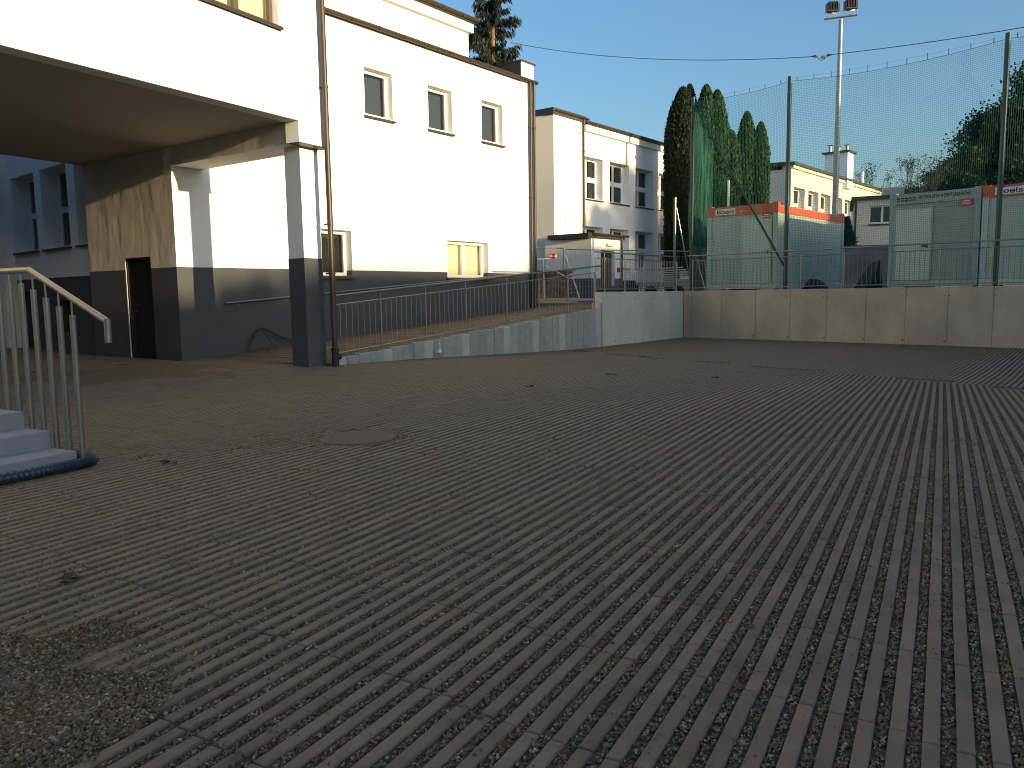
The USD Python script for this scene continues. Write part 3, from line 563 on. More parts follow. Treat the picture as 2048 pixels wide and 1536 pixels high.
hw = ST.w(np.column_stack([hp, np.zeros(len(hp))])); hw[:, 2] = g(hw[:, 0], hw[:, 1]) + .045
obj('hose', MB().tube(hw, .040 + .004 * np.sign(np.sin(np.arange(len(hw)) * 1.6)), 12), 'blue_hose', hs, smooth=50)

# ------------------------------------------------------------------ second school wing at the back, with annex
b2 = thing('far_school_wing', 'two-storey white school wing behind the facade with a stair tower and deep cross windows', 'building')
B2 = Fr((1.93, 37.2), 38.5)
obj('stair_tower', MB().box(.2, 2.74, -5, 0, TERR - .2, 9.36, B2), 'white_stucco', b2)
obj('tower_side', extr(Polygon([(0, TERR - .2), (5.5, TERR - .2), (5.5, 9.36), (0, 9.36)]), Fr(B2.p(.199, -.002)[:2], -60.5, out=-1), -.05, 0), 'beige_and_bounce_stucco', b2)  # warm bounce light painted in; wall turned to catch the low sun
obj('tower_flashing', MB().box(.1, 2.80, -5.1, .06, 9.362, 9.66, B2), 'roof_dark', b2); gutter('gutter', b2, B2, .2, 2.95, .10, 9.56, .07)
wl = Polygon([(2.6, TERR - .2), (16, TERR - .2), (16, 9.0), (2.6, 9.0)])
w2 = [(a, b, z0, z1) for a, b in ((2.62, 4.48), (5.16, 7.05), (7.73, 9.64), (10.28, 12.15), (12.8, 14.7)) for z0, z1 in ((2.58, 4.54), (5.86, 7.85))]
for a in w2: wl = wl.difference(sbox(a[0], a[2], a[1], a[3]))
obj('wall', extr(wl, B2, -.55, -.06), 'white_stucco', b2)
for a in w2: window(b2, Fr(B2.p(0, -.06)[:2], 38.5), *a, .40, cols=2, rows=2, fw=.10, tw=.12, back='dark_room', sill='roof_dark')
obj('cornice', MB().box(2.75, 16.1, -.5, .12, 9.0, 9.28, B2), 'white_stucco', b2); gutter('gutter', b2, B2, 2.76, 16.2, .18, 9.40, .08)
obj('roof', MB().hexa(B2.w([[2.76, .16, 9.285], [16.2, .16, 9.285], [16.2, -9, 9.285], [2.76, -9, 9.285]]), B2.w([[2.76, .1, 9.5], [16.2, .1, 9.5], [16.2, -9, 10.1], [2.76, -9, 10.1]])), 'roof_dark', b2)
obj('back_wall', MB().box(.3, 16, -9, -8.7, .5, 9.2, B2).box(15.7, 15.98, -8.7, -.56, .5, 9.2, B2), 'white_stucco', b2)
downpipe(b2, B2, 2.58, .07, 4.1, 9.5, .045, clamps=(6, 8))
an = thing('entrance_annex', 'low flat-roofed annex with a dark glazed entrance door in front of the far wing', 'building')
A2 = Fr((3.58, 36.0), 38.5)
awl = Polygon([(.06, TERR - .2), (2.7, TERR - .2), (2.7, 3.72), (.06, 3.72)]).difference(sbox(.85, TERR - .3, 2.04, 3.20))
obj('wall', extr(awl, A2, -.3, 0), 'white_stucco', an)
obj('side_wall', extr(Polygon([(0, TERR - .2), (2.3, TERR - .2), (2.3, 3.70), (0, 3.70)]), Fr(A2.p(.058, -.002)[:2], -60.5, out=-1), -.2, 0), 'beige_and_bounce_stucco', an); obj('side_wall', MB().box(2.4, 2.69, -2.05, -.302, TERR - .2, 3.70, A2), 'white_stucco', an)  # left side takes the painted bounce colour and is turned to the sun
for q in ((.05, .84, -.2, .012), (2.05, 2.71, -.2, .012), ): obj('plinth', MB().box(*q, TERR - .2, 1.95, A2), 'plinth_stucco', an)
obj('side_plinth', extr(Polygon([(0, TERR - .2), (2.3, TERR - .2), (2.3, 1.95), (0, 1.95)]), Fr(A2.p(.05, -.002)[:2], -60.5, out=-1), -.1, .012), 'plinth_stucco', an)
obj('roof', MB().box(-.34, 2.8, -2.1, .1, 3.722, 3.93, A2), 'brown_metal', an); gutter('gutter', an, A2, -.02, 2.95, .18, 3.92, .07)
ad = obj('door', MB().box(.86, 2.03, -.2, -.15, TERR, 3.19, A2), 'dark_door', an)
for a, b in ((.93, 1.40), (1.49, 1.96)): obj('pane', sheet(A2, a, b, -.146, TERR + .15, 2.8), 'glass', ad)
obj('wall_lamp', MB().box(1.30, 1.78, .002, .10, 3.40, 3.54, A2, ch=.02), 'cream_blind', an); downpipe(an, A2, 2.60, .07, TERR, 3.85, .045)
obj('socket_box', MB().box(2.28, 2.46, .002, .05, 2.25, 2.45, A2), 'black_print', an)
obj('antenna', MB().tube([[1.0, -1.2, 3.9], [1.0, -1.2, 5.3]], .02, 6, fr=A2).tube([[1.0, -1.2, 4.6], [1.5, -1.2, 3.93]], .012, 6, fr=A2), 'galvanised', an)

# ------------------------------------------------------------------ building with the chimney, low building
b3 = thing('chimney_building', 'sunlit cream building with narrow deep windows and a broad roof chimney behind the net', 'building')
B3 = Fr((15.87, 46.0), 40)
wl = Polygon([(0, .8), (19, .8), (19, 8.1), (0, 8.1)])
w3 = [(a, a + 1.7, z0, z1) for a in (.46, 2.75, 4.90, 7.15, 9.4, 11.6, 13.8, 16) for z0, z1 in ((2.6, 4.5), (5.3, 7.12))]
for a in w3: wl = wl.difference(sbox(a[0], a[2], a[1], a[3]))
obj('wall', extr(wl, B3, -.5, 0), 'tan_stucco', b3)
for a in w3: window(b3, B3, *a, .36, cols=2, rows=2, fw=.09, tw=.10)
obj('side_wall', MB().box(.003, .3, -9, -.502, .8, 8.08, B3).box(.0, 19, -9.3, -9.002, .8, 8.08, B3).box(18.7, 18.99, -9, -.502, .8, 8.08, B3), 'tan_stucco', b3)
obj('cornice', MB().box(-.02, 19, -.5, .14, 8.102, 8.27, B3), 'tan_stucco', b3)
obj('roof', MB().hexa(B3.w([[-.25, .3, 8.272], [19.2, .3, 8.272], [19.2, -9.5, 8.272], [-.25, -9.5, 8.272]]), B3.w([[-.25, .28, 8.42], [19.2, .28, 8.42], [19.2, -9.4, 8.9], [-.25, -9.4, 8.9]])), 'roof_dark', b3)
ch = Fr((21.75, 52.6), 40)
obj('chimney', MB().box(-.0, 1.2, -1.45, .0, 7.8, 10.05, ch), 'white_stucco', b3)
cf = obj('chimney_cap', MB().box(-.16, 1.36, -1.6, .15, 10.052, 10.16, ch), 'roof_dark', b3)
for t, n_ in ((.25, -1.2), (.8, -.3), (1.0, -.9)): obj('flue', MB().tube([[t, n_, 10.16], [t, n_, 10.55]], .09, 10, fr=ch).box(t - .16, t + .16, n_ - .16, n_ + .16, 10.60, 10.63, ch), 'galvanised', cf)
obj('vent_pipe', MB().tube([[14.8, -.6, 8.3], [14.8, -.6, 9.5]], .13, 10, fr=B3), 'white_paint', b3)
lb = thing('low_building', 'low pinkish rendered building with a two-pane window left of the grey container', 'building')
LB = Fr((16.95, 40.0), 112)
lwl = Polygon([(0, .8), (9, .8), (9, 5.62), (0, 5.62)]); lw = (.66, 1.85, 4.46, 5.32)
lwl = lwl.difference(sbox(lw[0], lw[2], lw[1], lw[3])); obj('wall', extr(lwl, LB, -.3, 0), 'beige_and_bounce_stucco', lb)
window(lb, LB, *lw, .14, cols=2, fw=.07)
obj('side_wall', MB().box(.003, .3, -6, -.302, .8, 5.6, LB), 'tan_stucco', lb)
obj('roof', MB().box(-.15, 9.2, -6.2, .18, 5.622, 5.78, LB), 'roof_dark', lb)
downpipe(lb, LB, .06, .06, 1, 5.6, .05, mat='green_steel')
obj('roof_vent', MB().box(1.3, 2.3, -2.4, -1.8, 5.78, 6.35, LB), 'galvanised', lb)
gw = obj('grey_yard_wall', MB().hexa([(13.6, 34.6, .8), (17.6, 33.4, .8), (17.7, 33.7, .8), (13.7, 34.9, .8)], [(13.6, 34.6, 3.12), (17.6, 33.4, 3.15), (17.7, 33.7, 3.15), (13.7, 34.9, 3.12)]), 'grey_render', label='dark stained rendered yard wall behind the railing right of the light mast foot', cat='wall')

# ------------------------------------------------------------------ site containers
def txt(s, h, fr, t, n, z, depth=.004, sx=1., bold=True, fit=0.):
    m = meshkit.text_mesh(s, h, depth, bold); v = np.array(m.vertices)
    if fit: sx = fit / v[:, 0].max()
    q = np.column_stack([t + v[:, 0] * sx, n + v[:, 2], z + v[:, 1]]); return MB().add(fr.w(q), np.array(m.faces)[:, ::-1])
def container(o, az, L, H, red, label, words):
    """o: front right lower corner; the front runs from the left end to the right end along t."""
    W = 2.44; c = thing('site_container', label, 'container', 'white site containers behind the retaining wall')
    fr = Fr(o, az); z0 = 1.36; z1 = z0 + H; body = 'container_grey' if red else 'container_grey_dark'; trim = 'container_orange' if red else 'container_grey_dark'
    T = .30
    for (t, n) in ((-W, 0), (-.16, 0), (-W, -L + .16), (-.16, -L + .16)): obj('corner_post', MB().box(t, t + .16, n - .16, n, z0, z1 - T, fr), body, c)
    obj('top_rail', MB().box(-W, 0, -.14, .004, z1 - T, z1, fr), trim, c); obj('top_rail', MB().box(-W, 0, -L, -L + .14, z1 - T, z1, fr), trim, c)
    for t in (-W, -.14):
        obj('top_rail', MB().box(t, t + .14, -L + .142, -.142, z1 - T, z1 - .07, fr), trim, c)
    for t in (-W - .004, -.18):
        for n in (-.178, -L): obj('corner_casting', MB().box(t, t + .184, n, n + .186, z1 - T * .52, z1 + .035, fr), trim, c)
    obj('bottom_rail', MB().box(-W + .005, -.005, -.12, -.004, z0 - .002, z0 + .16, fr).box(-.12, -.006, -L, -.12, z0 - .002, z0 + .16, fr).box(-W + .006, -W + .12, -L, -.12, z0 - .002, z0 + .16, fr), body, c)
    # walls with fine horizontal ribs
    def rib(ta, tb, na, nb, z):
        zz = np.arange(z0 + .16, z, .075); prof = []
        for q in zz: prof += [(q, 0), (q + .05, 0), (q + .056, -.008), (min(q + .072, z), -.008)]
        prof = np.array(prof + [(z, 0)]); a = fr.p(ta, na); b = fr.p(tb, nb); d = (b - a) / np.linalg.norm(b - a); nn = np.array([-d[1], d[0], 0])
        if (na == nb and nn[:2] @ fr.n < 0) or (na != nb and nn[:2] @ fr.e * (1 if ta > -1 else -1) < 0): nn = -nn
        v = np.array([[*(p[:2] + nn[:2] * o_), q] for p in (a, b) for q, o_ in prof]); m = len(prof)
        f = np.array([[k, k + 1, m + k + 1, m + k] for k in range(m - 1)])
        fn = np.cross(v[f[0, 1]] - v[f[0, 0]], v[f[0, 3]] - v[f[0, 0]])
        return MB().add(v, f if fn @ nn > 0 else f[:, ::-1])
    obj('front_panel', rib(-W + .16, -.16, -.03, -.03, z1 - T), body, c)
    obj('side_panel', rib(-.03, -.03, -L + .16, -.16, z1 - T), body, c); obj('side_panel', rib(-W + .03, -W + .03, -L + .16, -.16, z1 - T), body, c)
    obj('rear_panel', MB().box(-W + .16, -.16, -L + .02, -L + .06, z0, z1 - T, fr), body, c)
    obj('roof', MB().box(-W + .02, -.02, -L + .02, -.02, z1 - .10, z1 - .055, fr), body, c); obj('floor', MB().box(-W + .03, -.03, -L + .03, -.03, z0 + .02, z0 + .08, fr), body, c)
    for t in (-W + .3, -.3): obj('foundation_block', MB().box(t - .2, t + .2, -.45, -.02, TERR - .02, z0 - .003, fr), 'concrete_panel', c)
    # door
    a, b = (-1.20, -.24) if red else (-W + .19, -W + .19 + .98)
    dz = 2.08
    d = obj('door', MB().box(a, b, -.028, .004, z0 + .17, z0 + .17 + dz, fr), 'container_door', c)
    obj('frame', MB().box(a - .045, a - .002, -.03, .014, z0 + .16, z0 + .22 + dz, fr).box(b + .002, b + .045, -.03, .014, z0 + .16, z0 + .22 + dz, fr).box(a - .002, b + .002, -.03, .014, z0 + .172 + dz, z0 + .22 + dz, fr), body, d)
    obj('handle', MB().box(b - .24, b - .08, .02, .045, z0 + 1.14, z0 + 1.18, fr).box(b - .10, b - .07, .004, .03, z0 + 1.10, z0 + 1.22, fr), 'black_print', d)
    for wd in words:
        if wd[0] == 'boels':
            s = obj('sign', MB().box(-W + .30, -W + 1.00, .005, .010, z1 - T + .045, z1 - T + .235, fr), 'white_paint', c)
            obj('lettering', txt('Boels', .125, fr, -W + .335, .0102, z1 - T + .08, sx=1.42), 'black_print', s)
            obj('lettering', txt('RENTAL', .045, fr, -W + 1.12, .0042, z1 - T + .10, sx=1.2, bold=False), 'white_paint', c)
        if wd[0] == 'wynajem':
            for k in range(5):
                s = obj('pictogram', MB().box(-W + .20 + .108 * k, -W + .285 + .108 * k, .005, .008, z1 - T + .09, z1 - T + .195, fr), 'black_print', c)
                obj('mark', MB().box(-W + .218 + .108 * k, -W + .268 + .108 * k, .0082, .010, z1 - T + .115 + .01 * (k % 3), z1 - T + .15, fr), 'container_grey', s)
            obj('lettering', txt('WYNAJEM KONTENERÓW', .095, fr, -W + .80, .0042, z1 - T + .125, fit=1.38), 'black_print', c)
        if wd[0] == 'label':
            s = obj('label_plate', MB().box(-.52, -.22, .005, .012, z1 - T - .16, z1 - T + .02, fr), 'label_red', c)
            obj('lettering', MB().box(-.46, -.28, .0122, .0135, z1 - T - .06, z1 - T - .035, fr).box(-.48, -.26, .0122, .0135, z1 - T - .12, z1 - T - .095, fr), 'white_paint', s)
    return c
container((8.46, 25.62), 131, 6.06, 2.68, True, 'white site container with an orange top rail standing alone behind the net', [('boels',), ('label',)])
container((13.10, 22.62), 135, 6.06, 2.70, False, 'plain grey container with WYNAJEM KONTENERÓW lettering on its top rail', [('wynajem',), ('label',)])
container((14.84, 20.86), 135, 6.06, 2.70, True, 'container with a red top rail at the right edge, beside the plain grey container', [('boels',)])

# ------------------------------------------------------------------ ball net with its posts
net = thing('ball_net', 'tall green ball-stop net hung between dark green posts above the retaining wall', 'net')
NT, NZ = -.42, 7.62
nposts = [(.02, 7.66), (3.40, 7.65), (9.14, 7.56), (14.9, 7.56)]
for k, (t, z) in enumerate(nposts):
    p = obj('net_post', MB().tube([[t, NT, TERR - .1], [t, NT, z]], .062, 14, fr=W2), 'green_steel', smooth=40, label=['green net post at the corner where the two concrete walls meet', 'green net post between the orange-topped container and the light mast', 'tall green net post in front of the containers at the right', 'green net post beyond the right edge of the yard'][k], cat='post', group='green posts of the ball net')
br = obj('net_brace', MB().tube([W2.p(.02, NT, 7.45), W2.p(3.34, NT, 2.05)], .035, 10), 'green_steel', label='long slanting green brace from the corner net post down to the second post', cat='brace')
def strands(fr, t0, t1, z0, ztop, cell, rad, sway):
    mb = MB()
    def d(t, z): return sway * (meshkit.noise(np.stack([t * .9, z * .5, 0 * t], -1), 41) - .5) + sway * .25 * (meshkit.noise(np.stack([t * 3.1, z * 1.3, 0 * t + 4], -1), 47) - .5)
    for t in np.arange(t0, t1, cell):
        z = np.linspace(z0, ztop(t), 12); tt = np.full_like(z, t) + .012 * np.sin(z * 2.1 + t * 1.3)
        mb.tube(np.column_stack([tt, d(tt, z), z]), rad, 3, False, fr)
    for z_ in np.arange(z0, NZ, cell):
        t = np.linspace(t0, t1, max(10, int((t1 - t0) / .45))); z = z0 + (z_ - z0) * (np.array([ztop(q) for q in t]) - z0) / (NZ - z0)
        mb.tube(np.column_stack([t, d(t, z), z]), rad, 3, False, fr)
    return mb
NF = Fr(W2.p(0, NT - .02)[:2], 136)
def ztop(t):
    for (a, za), (b, zb) in zip(nposts[:-1], nposts[1:]):
        if a - .2 <= t <= b + .01:
            u = np.clip((t - a) / (b - a), 0, 1); return za - .10 + (zb - za) * u - .16 * 4 * u * (1 - u) * min(1, (b - a) / 5.5) - .03
    return 7.4
obj('net_mesh', strands(NF, .05, 14.9, 1.52, ztop, .05, .0029, .10), 'net_twine', net)
SN = Fr(W2.p(0.02, NT)[:2], 19)
obj('side_net_mesh', strands(SN, .05, 7.4, 2.6, lambda t: 7.45 - .02 * t, .05, .0023, .30), 'net_twine', net)
tt = np.linspace(.02, 14.9, 90); obj('top_rope', MB().tube(np.column_stack([tt, 0 * tt, [ztop(q) for q in tt]]), .006, 6, fr=NF), 'net_twine', net)
def zw(t):
    for (a, za), (b, zb) in zip(nposts[:-1], nposts[1:]):
        if a <= t <= b: return za - .06 + (zb - za) * (t - a) / (b - a) - .09 * 4 * ((t - a) / (b - a)) * (1 - (t - a) / (b - a)) * min(1, (b - a) / 5.5)
    return 7.5
obj('carrying_wire', MB().tube(np.column_stack([tt, 0 * tt, [zw(q) for q in tt]]), .0025, 5, fr=NF), 'galvanised', net)
for t in np.arange(.5, 14.8, .52): obj('snap_hook', MB().tube([[t, 0, ztop(t)], [t, 0, zw(t) + .04]], .009, 6, fr=NF), 'black_print', net)
obj('bottom_rope', MB().tube(np.column_stack([tt, 0 * tt, 1.52 + .01 * np.sin(tt * 5)]), .006, 6, fr=NF), 'net_twine', net)
sp_ = obj('side_net_post', MB().tube([SN.p(5.8, .1, TERR), SN.p(5.8, .1, 4.6)], .06, 12), 'green_steel', smooth=40, label='short green steel post behind the side net left of the orange-topped container', cat='post')

# ------------------------------------------------------------------ light mast
mast = thing('light_mast', 'tall galvanised floodlight mast with two lamps above the net', 'light mast', loc=(14.40, 36, 0))
obj('pole', MB().tube([[0, 0, TERR], [0, 0, 5], [0, 0, 12.85]], [.155, .13, .085], 16), 'galvanised', mast, smooth=40)
obj('crossbar', MB().tube([[-.72, -.02, 12.86], [.72, .05, 13.04]], .035, 8), 'lamp_housing', mast)
def flood(x, z):
    l = obj('floodlight', trimesh.convex.convex_hull(np.array([[x + sx * a, y, z + zz] for sx in (-1, 1) for a, y, zz in ((.23, -.10, .02), (.24, -.05, .40), (.18, .16, .12), (.17, .18, .42), (.25, -.14, .05), (.25, -.12, .38))])), 'lamp_housing', mast, smooth=25)
    for k in range(6): obj('cooling_fin', MB().box(x - .2 + .07 * k, x - .185 + .07 * k, -.17, .21, z + .10, z + .46), 'lamp_housing', l)
    obj('yoke', MB().tube([[x - .26, 0, z + .2], [x - .26, 0, z - .12], [x - .15, 0, z - .16], [x + .15, 0, z - .16], [x + .26, 0, z - .12], [x + .26, 0, z + .2]], .015, 6), 'galvanised', l)
    obj('glass_rim', MB().box(x - .25, x + .25, .19, .215, z + .05, z + .44), 'white_paint', l)
flood(-.36, 13.12); flood(.42, 13.22)

# overhead cable
oc = thing('overhead_cable', 'thin overhead cable with a looped joint crossing the sky', 'cable')
def sag(a, b, s, n=40): u = np.linspace(0, 1, n)[:, None]; p = np.array(a) * (1 - u) + np.array(b) * u; p[:, 2] -= s * 4 * u[:, 0] * (1 - u[:, 0]); return p
obj('cable', MB().tube(sag((.2, 46.5, 15.25), (11.85, 32, 10.22), .45), .014, 5), 'cable_black', oc); obj('cable', MB().tube(sag((12.38, 32, 10.27), (17.6, 25, 9.35), .08), .014, 5), 'cable_black', oc)
obj('strain_clamp', MB().tube([[11.72, 32, 10.22], [11.86, 32, 10.225], [11.95, 32, 10.20]], [.02, .05, .02], 8), 'cable_black', oc); obj('strain_clamp', MB().tube([[12.28, 32, 10.23], [12.36, 32, 10.27], [12.5, 32, 10.27]], [.02, .05, .02], 8), 'cable_black', oc)
u = np.linspace(0, 1, 16); obj('loop', MB().tube(np.column_stack([11.93 + .37 * u, 32 + 0 * u, 10.21 - .6 * u * (1 - u) + .02 * u]), .012, 5), 'cable_black', oc)
obj('joint_box', MB().box(12.08, 12.22, 31.97, 32.03, 10.14, 10.24), 'cable_black', oc)

# ------------------------------------------------------------------ trees
def leaves(c, nrm, up, w, h):
    """Leaf quads at c with axis up (length h) and width across."""
    n = len(c); side = np.cross(up, nrm); side /= np.linalg.norm(side, axis=1, keepdims=True) + 1e-9; up = up / (np.linalg.norm(up, axis=1, keepdims=True) + 1e-9)
    w, h = np.broadcast_to(w, n)[:, None], np.broadcast_to(h, n)[:, None]
    v = np.stack([c - up * h * .5, c + side * w * .5, c + up * h * .5, c - side * w * .5], 1).reshape(-1, 3)
    return v, np.arange(4 * n).reshape(n, 4)
def rdir(n): d = R.normal(size=(n, 3)); return d / np.linalg.norm(d, axis=1, keepdims=True)
def thuja(x, y, r, z1, n, mat, label, lobes):
    t = thing('thuja_tree', label, 'tree', 'columnar thuja trees behind the net')
    obj('trunk', MB().tube([[x, y, TERR - .1], [x, y, z1 * .8]], [.14, .05], 8), 'bark', t)
    mb = MB()
    for (dx, dy, rr_, zz) in lobes:
        m = int(n * rr_ * zz / (r * z1)); u = R.random(m) ** .85; z = TERR + .15 + u * (zz - TERR - .15); prof = np.minimum(1, (1 - u) * 5.5) ** .5 * (.80 + .20 * np.sin(np.minimum(u * 2.4, 1.57)))
        a = R.uniform(0, 2 * np.pi, m); bump = .86 + .28 * meshkit.fbm(np.stack([np.cos(a) * 2.2 + dx, np.sin(a) * 2.2, z * 1.5], -1), 3, 5)
        rad = rr_ * prof * bump * np.where(R.random(m) < .12, R.uniform(1.0, 1.16, m), R.uniform(.80, 1.04, m))
        c = np.column_stack([x + dx + rad * np.cos(a), y + dy + rad * np.sin(a), z]); out = np.column_stack([np.cos(a), np.sin(a), np.zeros(m)])
        up_ = np.column_stack([out[:, :2] * R.uniform(.0, .7, (m, 1)), np.ones(m)]) + R.normal(0, .22, (m, 3))
        mb.add(*leaves(c, out + R.normal(0, .7, (m, 3)), up_, R.uniform(.045, .085, m), R.uniform(.11, .24, m)))
        zc = np.linspace(TERR, zz - .5, 14); uc = (zc - TERR) / (zz - TERR); pc = np.minimum(1, (1 - uc) * 5.5) ** .5 * (.80 + .20 * np.sin(np.minimum(uc * 2.4, 1.57)))
        mb.tube(np.column_stack([np.full(14, x + dx), np.full(14, y + dy), zc]), np.maximum(rr_ * pc * .74, .02), 12)
    obj('crown', mb, mat, t); return t
thuja(9.0, 42.5, .95, 11.8, 22000, 'thuja_brown', 'tallest dark thuja column at the left of its group, touching the far wing', [(0, 0, .76, 11.7), (.40, .25, .5, 11.9), (-.35, .4, .5, 11.0)])
thuja(10.42, 42.3, .8, 11.7, 20000, 'thuja_leaf', 'tall green thuja column just right of the darkest one, seen through the side net', [(-.27, 0, .56, 11.75), (.32, .1, .58, 11.5), (.0, .5, .5, 10.9)])
thuja(12.0, 44.4, .6, 10.2, 16000, 'thuja_leaf', 'left thuja of the lower trio behind the orange-topped container', [(0, 0, .58, 9.9), (-.18, .3, .45, 8.8)])
thuja(12.95, 44.7, .6, 11.1, 14000, 'thuja_leaf', 'pointed middle thuja rising highest in the lower trio', [(0, 0, .54, 10.9), (.15, .3, .48, 10.2)])
thuja(13.65, 44.5, .55, 10.4, 13000, 'thuja_leaf', 'right thuja of the lower trio beside the cream building', [(0, 0, .48, 10.3), (.2, .3, .36, 8.6)])
# spruce behind the roof
sp = thing('spruce_tree', 'ragged spruce with hanging branches behind the roof', 'tree', loc=(-.85, 48, 0))
obj('trunk', MB().tube([[0, 0, .9], [0, 0, 9], [.05, 0, 23]], [.32, .22, .03], 10), 'spruce_bark', sp, smooth=40)
mb = MB(); br_ = MB()
for z in np.arange(9.0, 23.0, .28):
    for k in range(5):
        a = R.uniform(0, 6.283); L = np.clip((24.5 - z) * .20, .2, 1.95) * R.uniform(.5, 1.15)
        if z < 16 and R.random() < .22: continue
        u = np.linspace(0, 1, 7); d = np.array([math.cos(a), math.sin(a), 0]); p = np.array([0, 0, z]) + np.outer(u * L, d); p[:, 2] += -.30 * L * u + .36 * L * u * u
        br_.tube(p, np.linspace(.03, .008, 7), 4)
        m = int(26 + 55 * L); q = R.random(m) ** .8; c_ = np.array([np.interp(q, u, p[:, i]) for i in range(3)]).T + R.normal(0, .07, (m, 3)); hang = R.uniform(.05, .38, m); c_[:, 2] -= hang * .5
        up_ = np.column_stack([R.normal(0, .25, (m, 2)), -np.ones(m)]) + d * .5
        mb.add(*leaves(c_, rdir(m), up_, R.uniform(.05, .10, m), hang + .12))
obj('branches', br_, 'bark', sp, kind='stuff'); obj('needles', mb, 'spruce_needle', sp)
def blobtree(name, label, blobs, n, mat, size, trunk, group=None):
    t = thing(name, label, 'tree', group); tr = MB(); tr.tube([trunk, (trunk[0], trunk[1], trunk[2] + 4), (blobs[0][0], blobs[0][1], blobs[0][2])], [.35, .28, .1], 10)
    for b in blobs[1:]: tr.tube([(trunk[0], trunk[1], trunk[2] + 3), ((trunk[0] + b[0]) / 2, (trunk[1] + b[1]) / 2, (trunk[2] + 3 + b[2]) / 2 + .3), b[:3]], [.18, .11, .03], 6)
    obj('trunk', tr, 'bark', t); mb = MB(); tot = sum(b[3] ** 2 for b in blobs)
    for b in blobs:
        m = int(n * b[3] ** 2 / tot); nc = max(8, int(b[3] ** 2 * 9)); cc = rdir(nc) * (R.random((nc, 1)) ** .4) * b[3] * [1, 1, .85] + b[:3]
        k = R.integers(0, nc, m); c_ = cc[k] + R.normal(0, .24 + .05 * b[3], (m, 3)) * [1, 1, .7]
        mb.add(*leaves(c_, rdir(m) + [0, 0, .8], rdir(m), R.uniform(.5, .9, m) * size, R.uniform(.8, 1.4, m) * size))
    obj('crown', mb, mat, t); return t
blobtree('broadleaf_tree', 'big dark leafy tree rising behind the containers at the right edge', [(45.67, 68.15, 11.74, 7.54), (41.47, 66.7, 13.33, 3.92), (47.85, 68.15, 17.1, 5.8), (42.34, 66.99, 9.57, 4.64), (51.48, 69.6, 11.02, 7.25), (38.6, 66.0, 9.6, 3.6), (41.5, 66.5, 13.2, 3.4)], 184062, 'broad_leaf', 0.24, (45.67, 68.15, .9))
blobtree('broadleaf_tree', 'lower rounded leafy tree between the big tree and the sparse saplings', [(36.83, 66.7, 8.98, 3.19), (38.71, 67.28, 9.86, 3.19), (34.8, 66.7, 7.82, 2.46), (39.44, 67.13, 6.96, 3.77)], 93600, 'broad_leaf', 0.22, (37.70, 66.99, .9))
def sapling(x, y, h, seed, label):
    rg = np.random.default_rng(seed); t = thing('sparse_tree', label, 'tree', 'sparse saplings beyond the low building'); tr = MB(); tips = []
    def grow(p, d, L, r, lv):
        q = p + d * L; tr.tube([p, (p + q) / 2 + rg.normal(0, .04 * L, 3), q], [r, r * .85, r * .65], 5, False)
        if lv == 0: tips.append(q); return
        for _ in range(3 if lv > 1 else 3):
            dd = d + rg.normal(0, .42, 3) + [0, 0, .12]; grow(q, dd / np.linalg.norm(dd), L * rg.uniform(.55, .78), r * .6, lv - 1)
        tips.append(q)
    grow(np.array([x, y, .9]), np.array([0, 0, 1.]), h * .36, .10, 5); obj('trunk', tr, 'bark', t)
    tp = np.array(tips); tp = tp[rg.random(len(tp)) < .6]; tp = np.repeat(tp, 3, 0) + rg.normal(0, .12, (len(tp) * 3, 3)); m = len(tp)
    obj('crown', MB().add(*leaves(tp, rdir(m), rdir(m), .09, .16)), 'broad_leaf', t)
sapling(27.0, 60, 9.6, 3, 'left of the two sparse trees with thin branches beside the white vent pipe'); sapling(29.2, 60.5, 10.0, 8, 'right of the two sparse trees with thin branches against the sky'); 
shrub = thing('conifer_shrub', 'dark pointed conifer shrub between the light mast and the low building', 'shrub'); m = 2600
u = R.random(m) ** .7; a = R.uniform(0, 6.283, m); rad = 1.0 * (1 - u) * R.uniform(.3, 1, m); cen = np.array([15.55, 37.6]); c_ = np.column_stack([cen[0] + rad * np.cos(a), cen[1] + rad * np.sin(a), 2.0 + 2.6 * u])
obj('crown', MB().add(*leaves(c_, rdir(m), np.column_stack([np.cos(a), np.sin(a), .5 + 0 * a]), .09, R.uniform(.25, .5, m))).tube([[cen[0], cen[1], 1.5], [cen[0], cen[1], 4.2]], [.5, .02], 10), 'bush_leaf', shrub); obj('trunk', MB().tube([[cen[0], cen[1], .9], [cen[0], cen[1], 2.2]], .06, 8), 'bark', shrub)

# ------------------------------------------------------------------ behind the camera: what keeps the low sun off the yard
s2 = np.array([math.sin(SUN_AZ), math.cos(SUN_AZ)]); c2_ = np.array([-s2[1], s2[0]])
def far_pt(s, c): return tuple(s * s2 + c * c2_)
def far_house(c0, c1, h, label, s=60, d=10):
    b = thing('street_house', label, 'building', None)
    obj('wall', plan([far_pt(s, c0), far_pt(s + d, c0), far_pt(s + d, c1), far_pt(s, c1)], -.5, h), 'tan_stucco', b)
    obj('roof', plan([far_pt(s - .3, c0 - .3), far_pt(s + d + .3, c0 - .3), far_pt(s + d + .3, c1 + .3), far_pt(s - .3, c1 + .3)], h + .002, h + .25), 'roof_dark', b)
far_house(-40, 12.2, 10.05, 'long flat-roofed house across the street, behind the camera')
far_house(11.8, 21.6, 10.85, 'middle flat-roofed house across the street, behind the camera', 61)
far_house(21.3, 30.3, 11.75, 'narrow flat-roofed house across the street, behind the camera', 62)
far_house(30.0, 44.6, 12.95, 'taller flat-roofed house across the street, behind the camera', 63)
far_house(44.2, 74, 14.6, 'tallest flat-roofed house across the street, behind the camera')
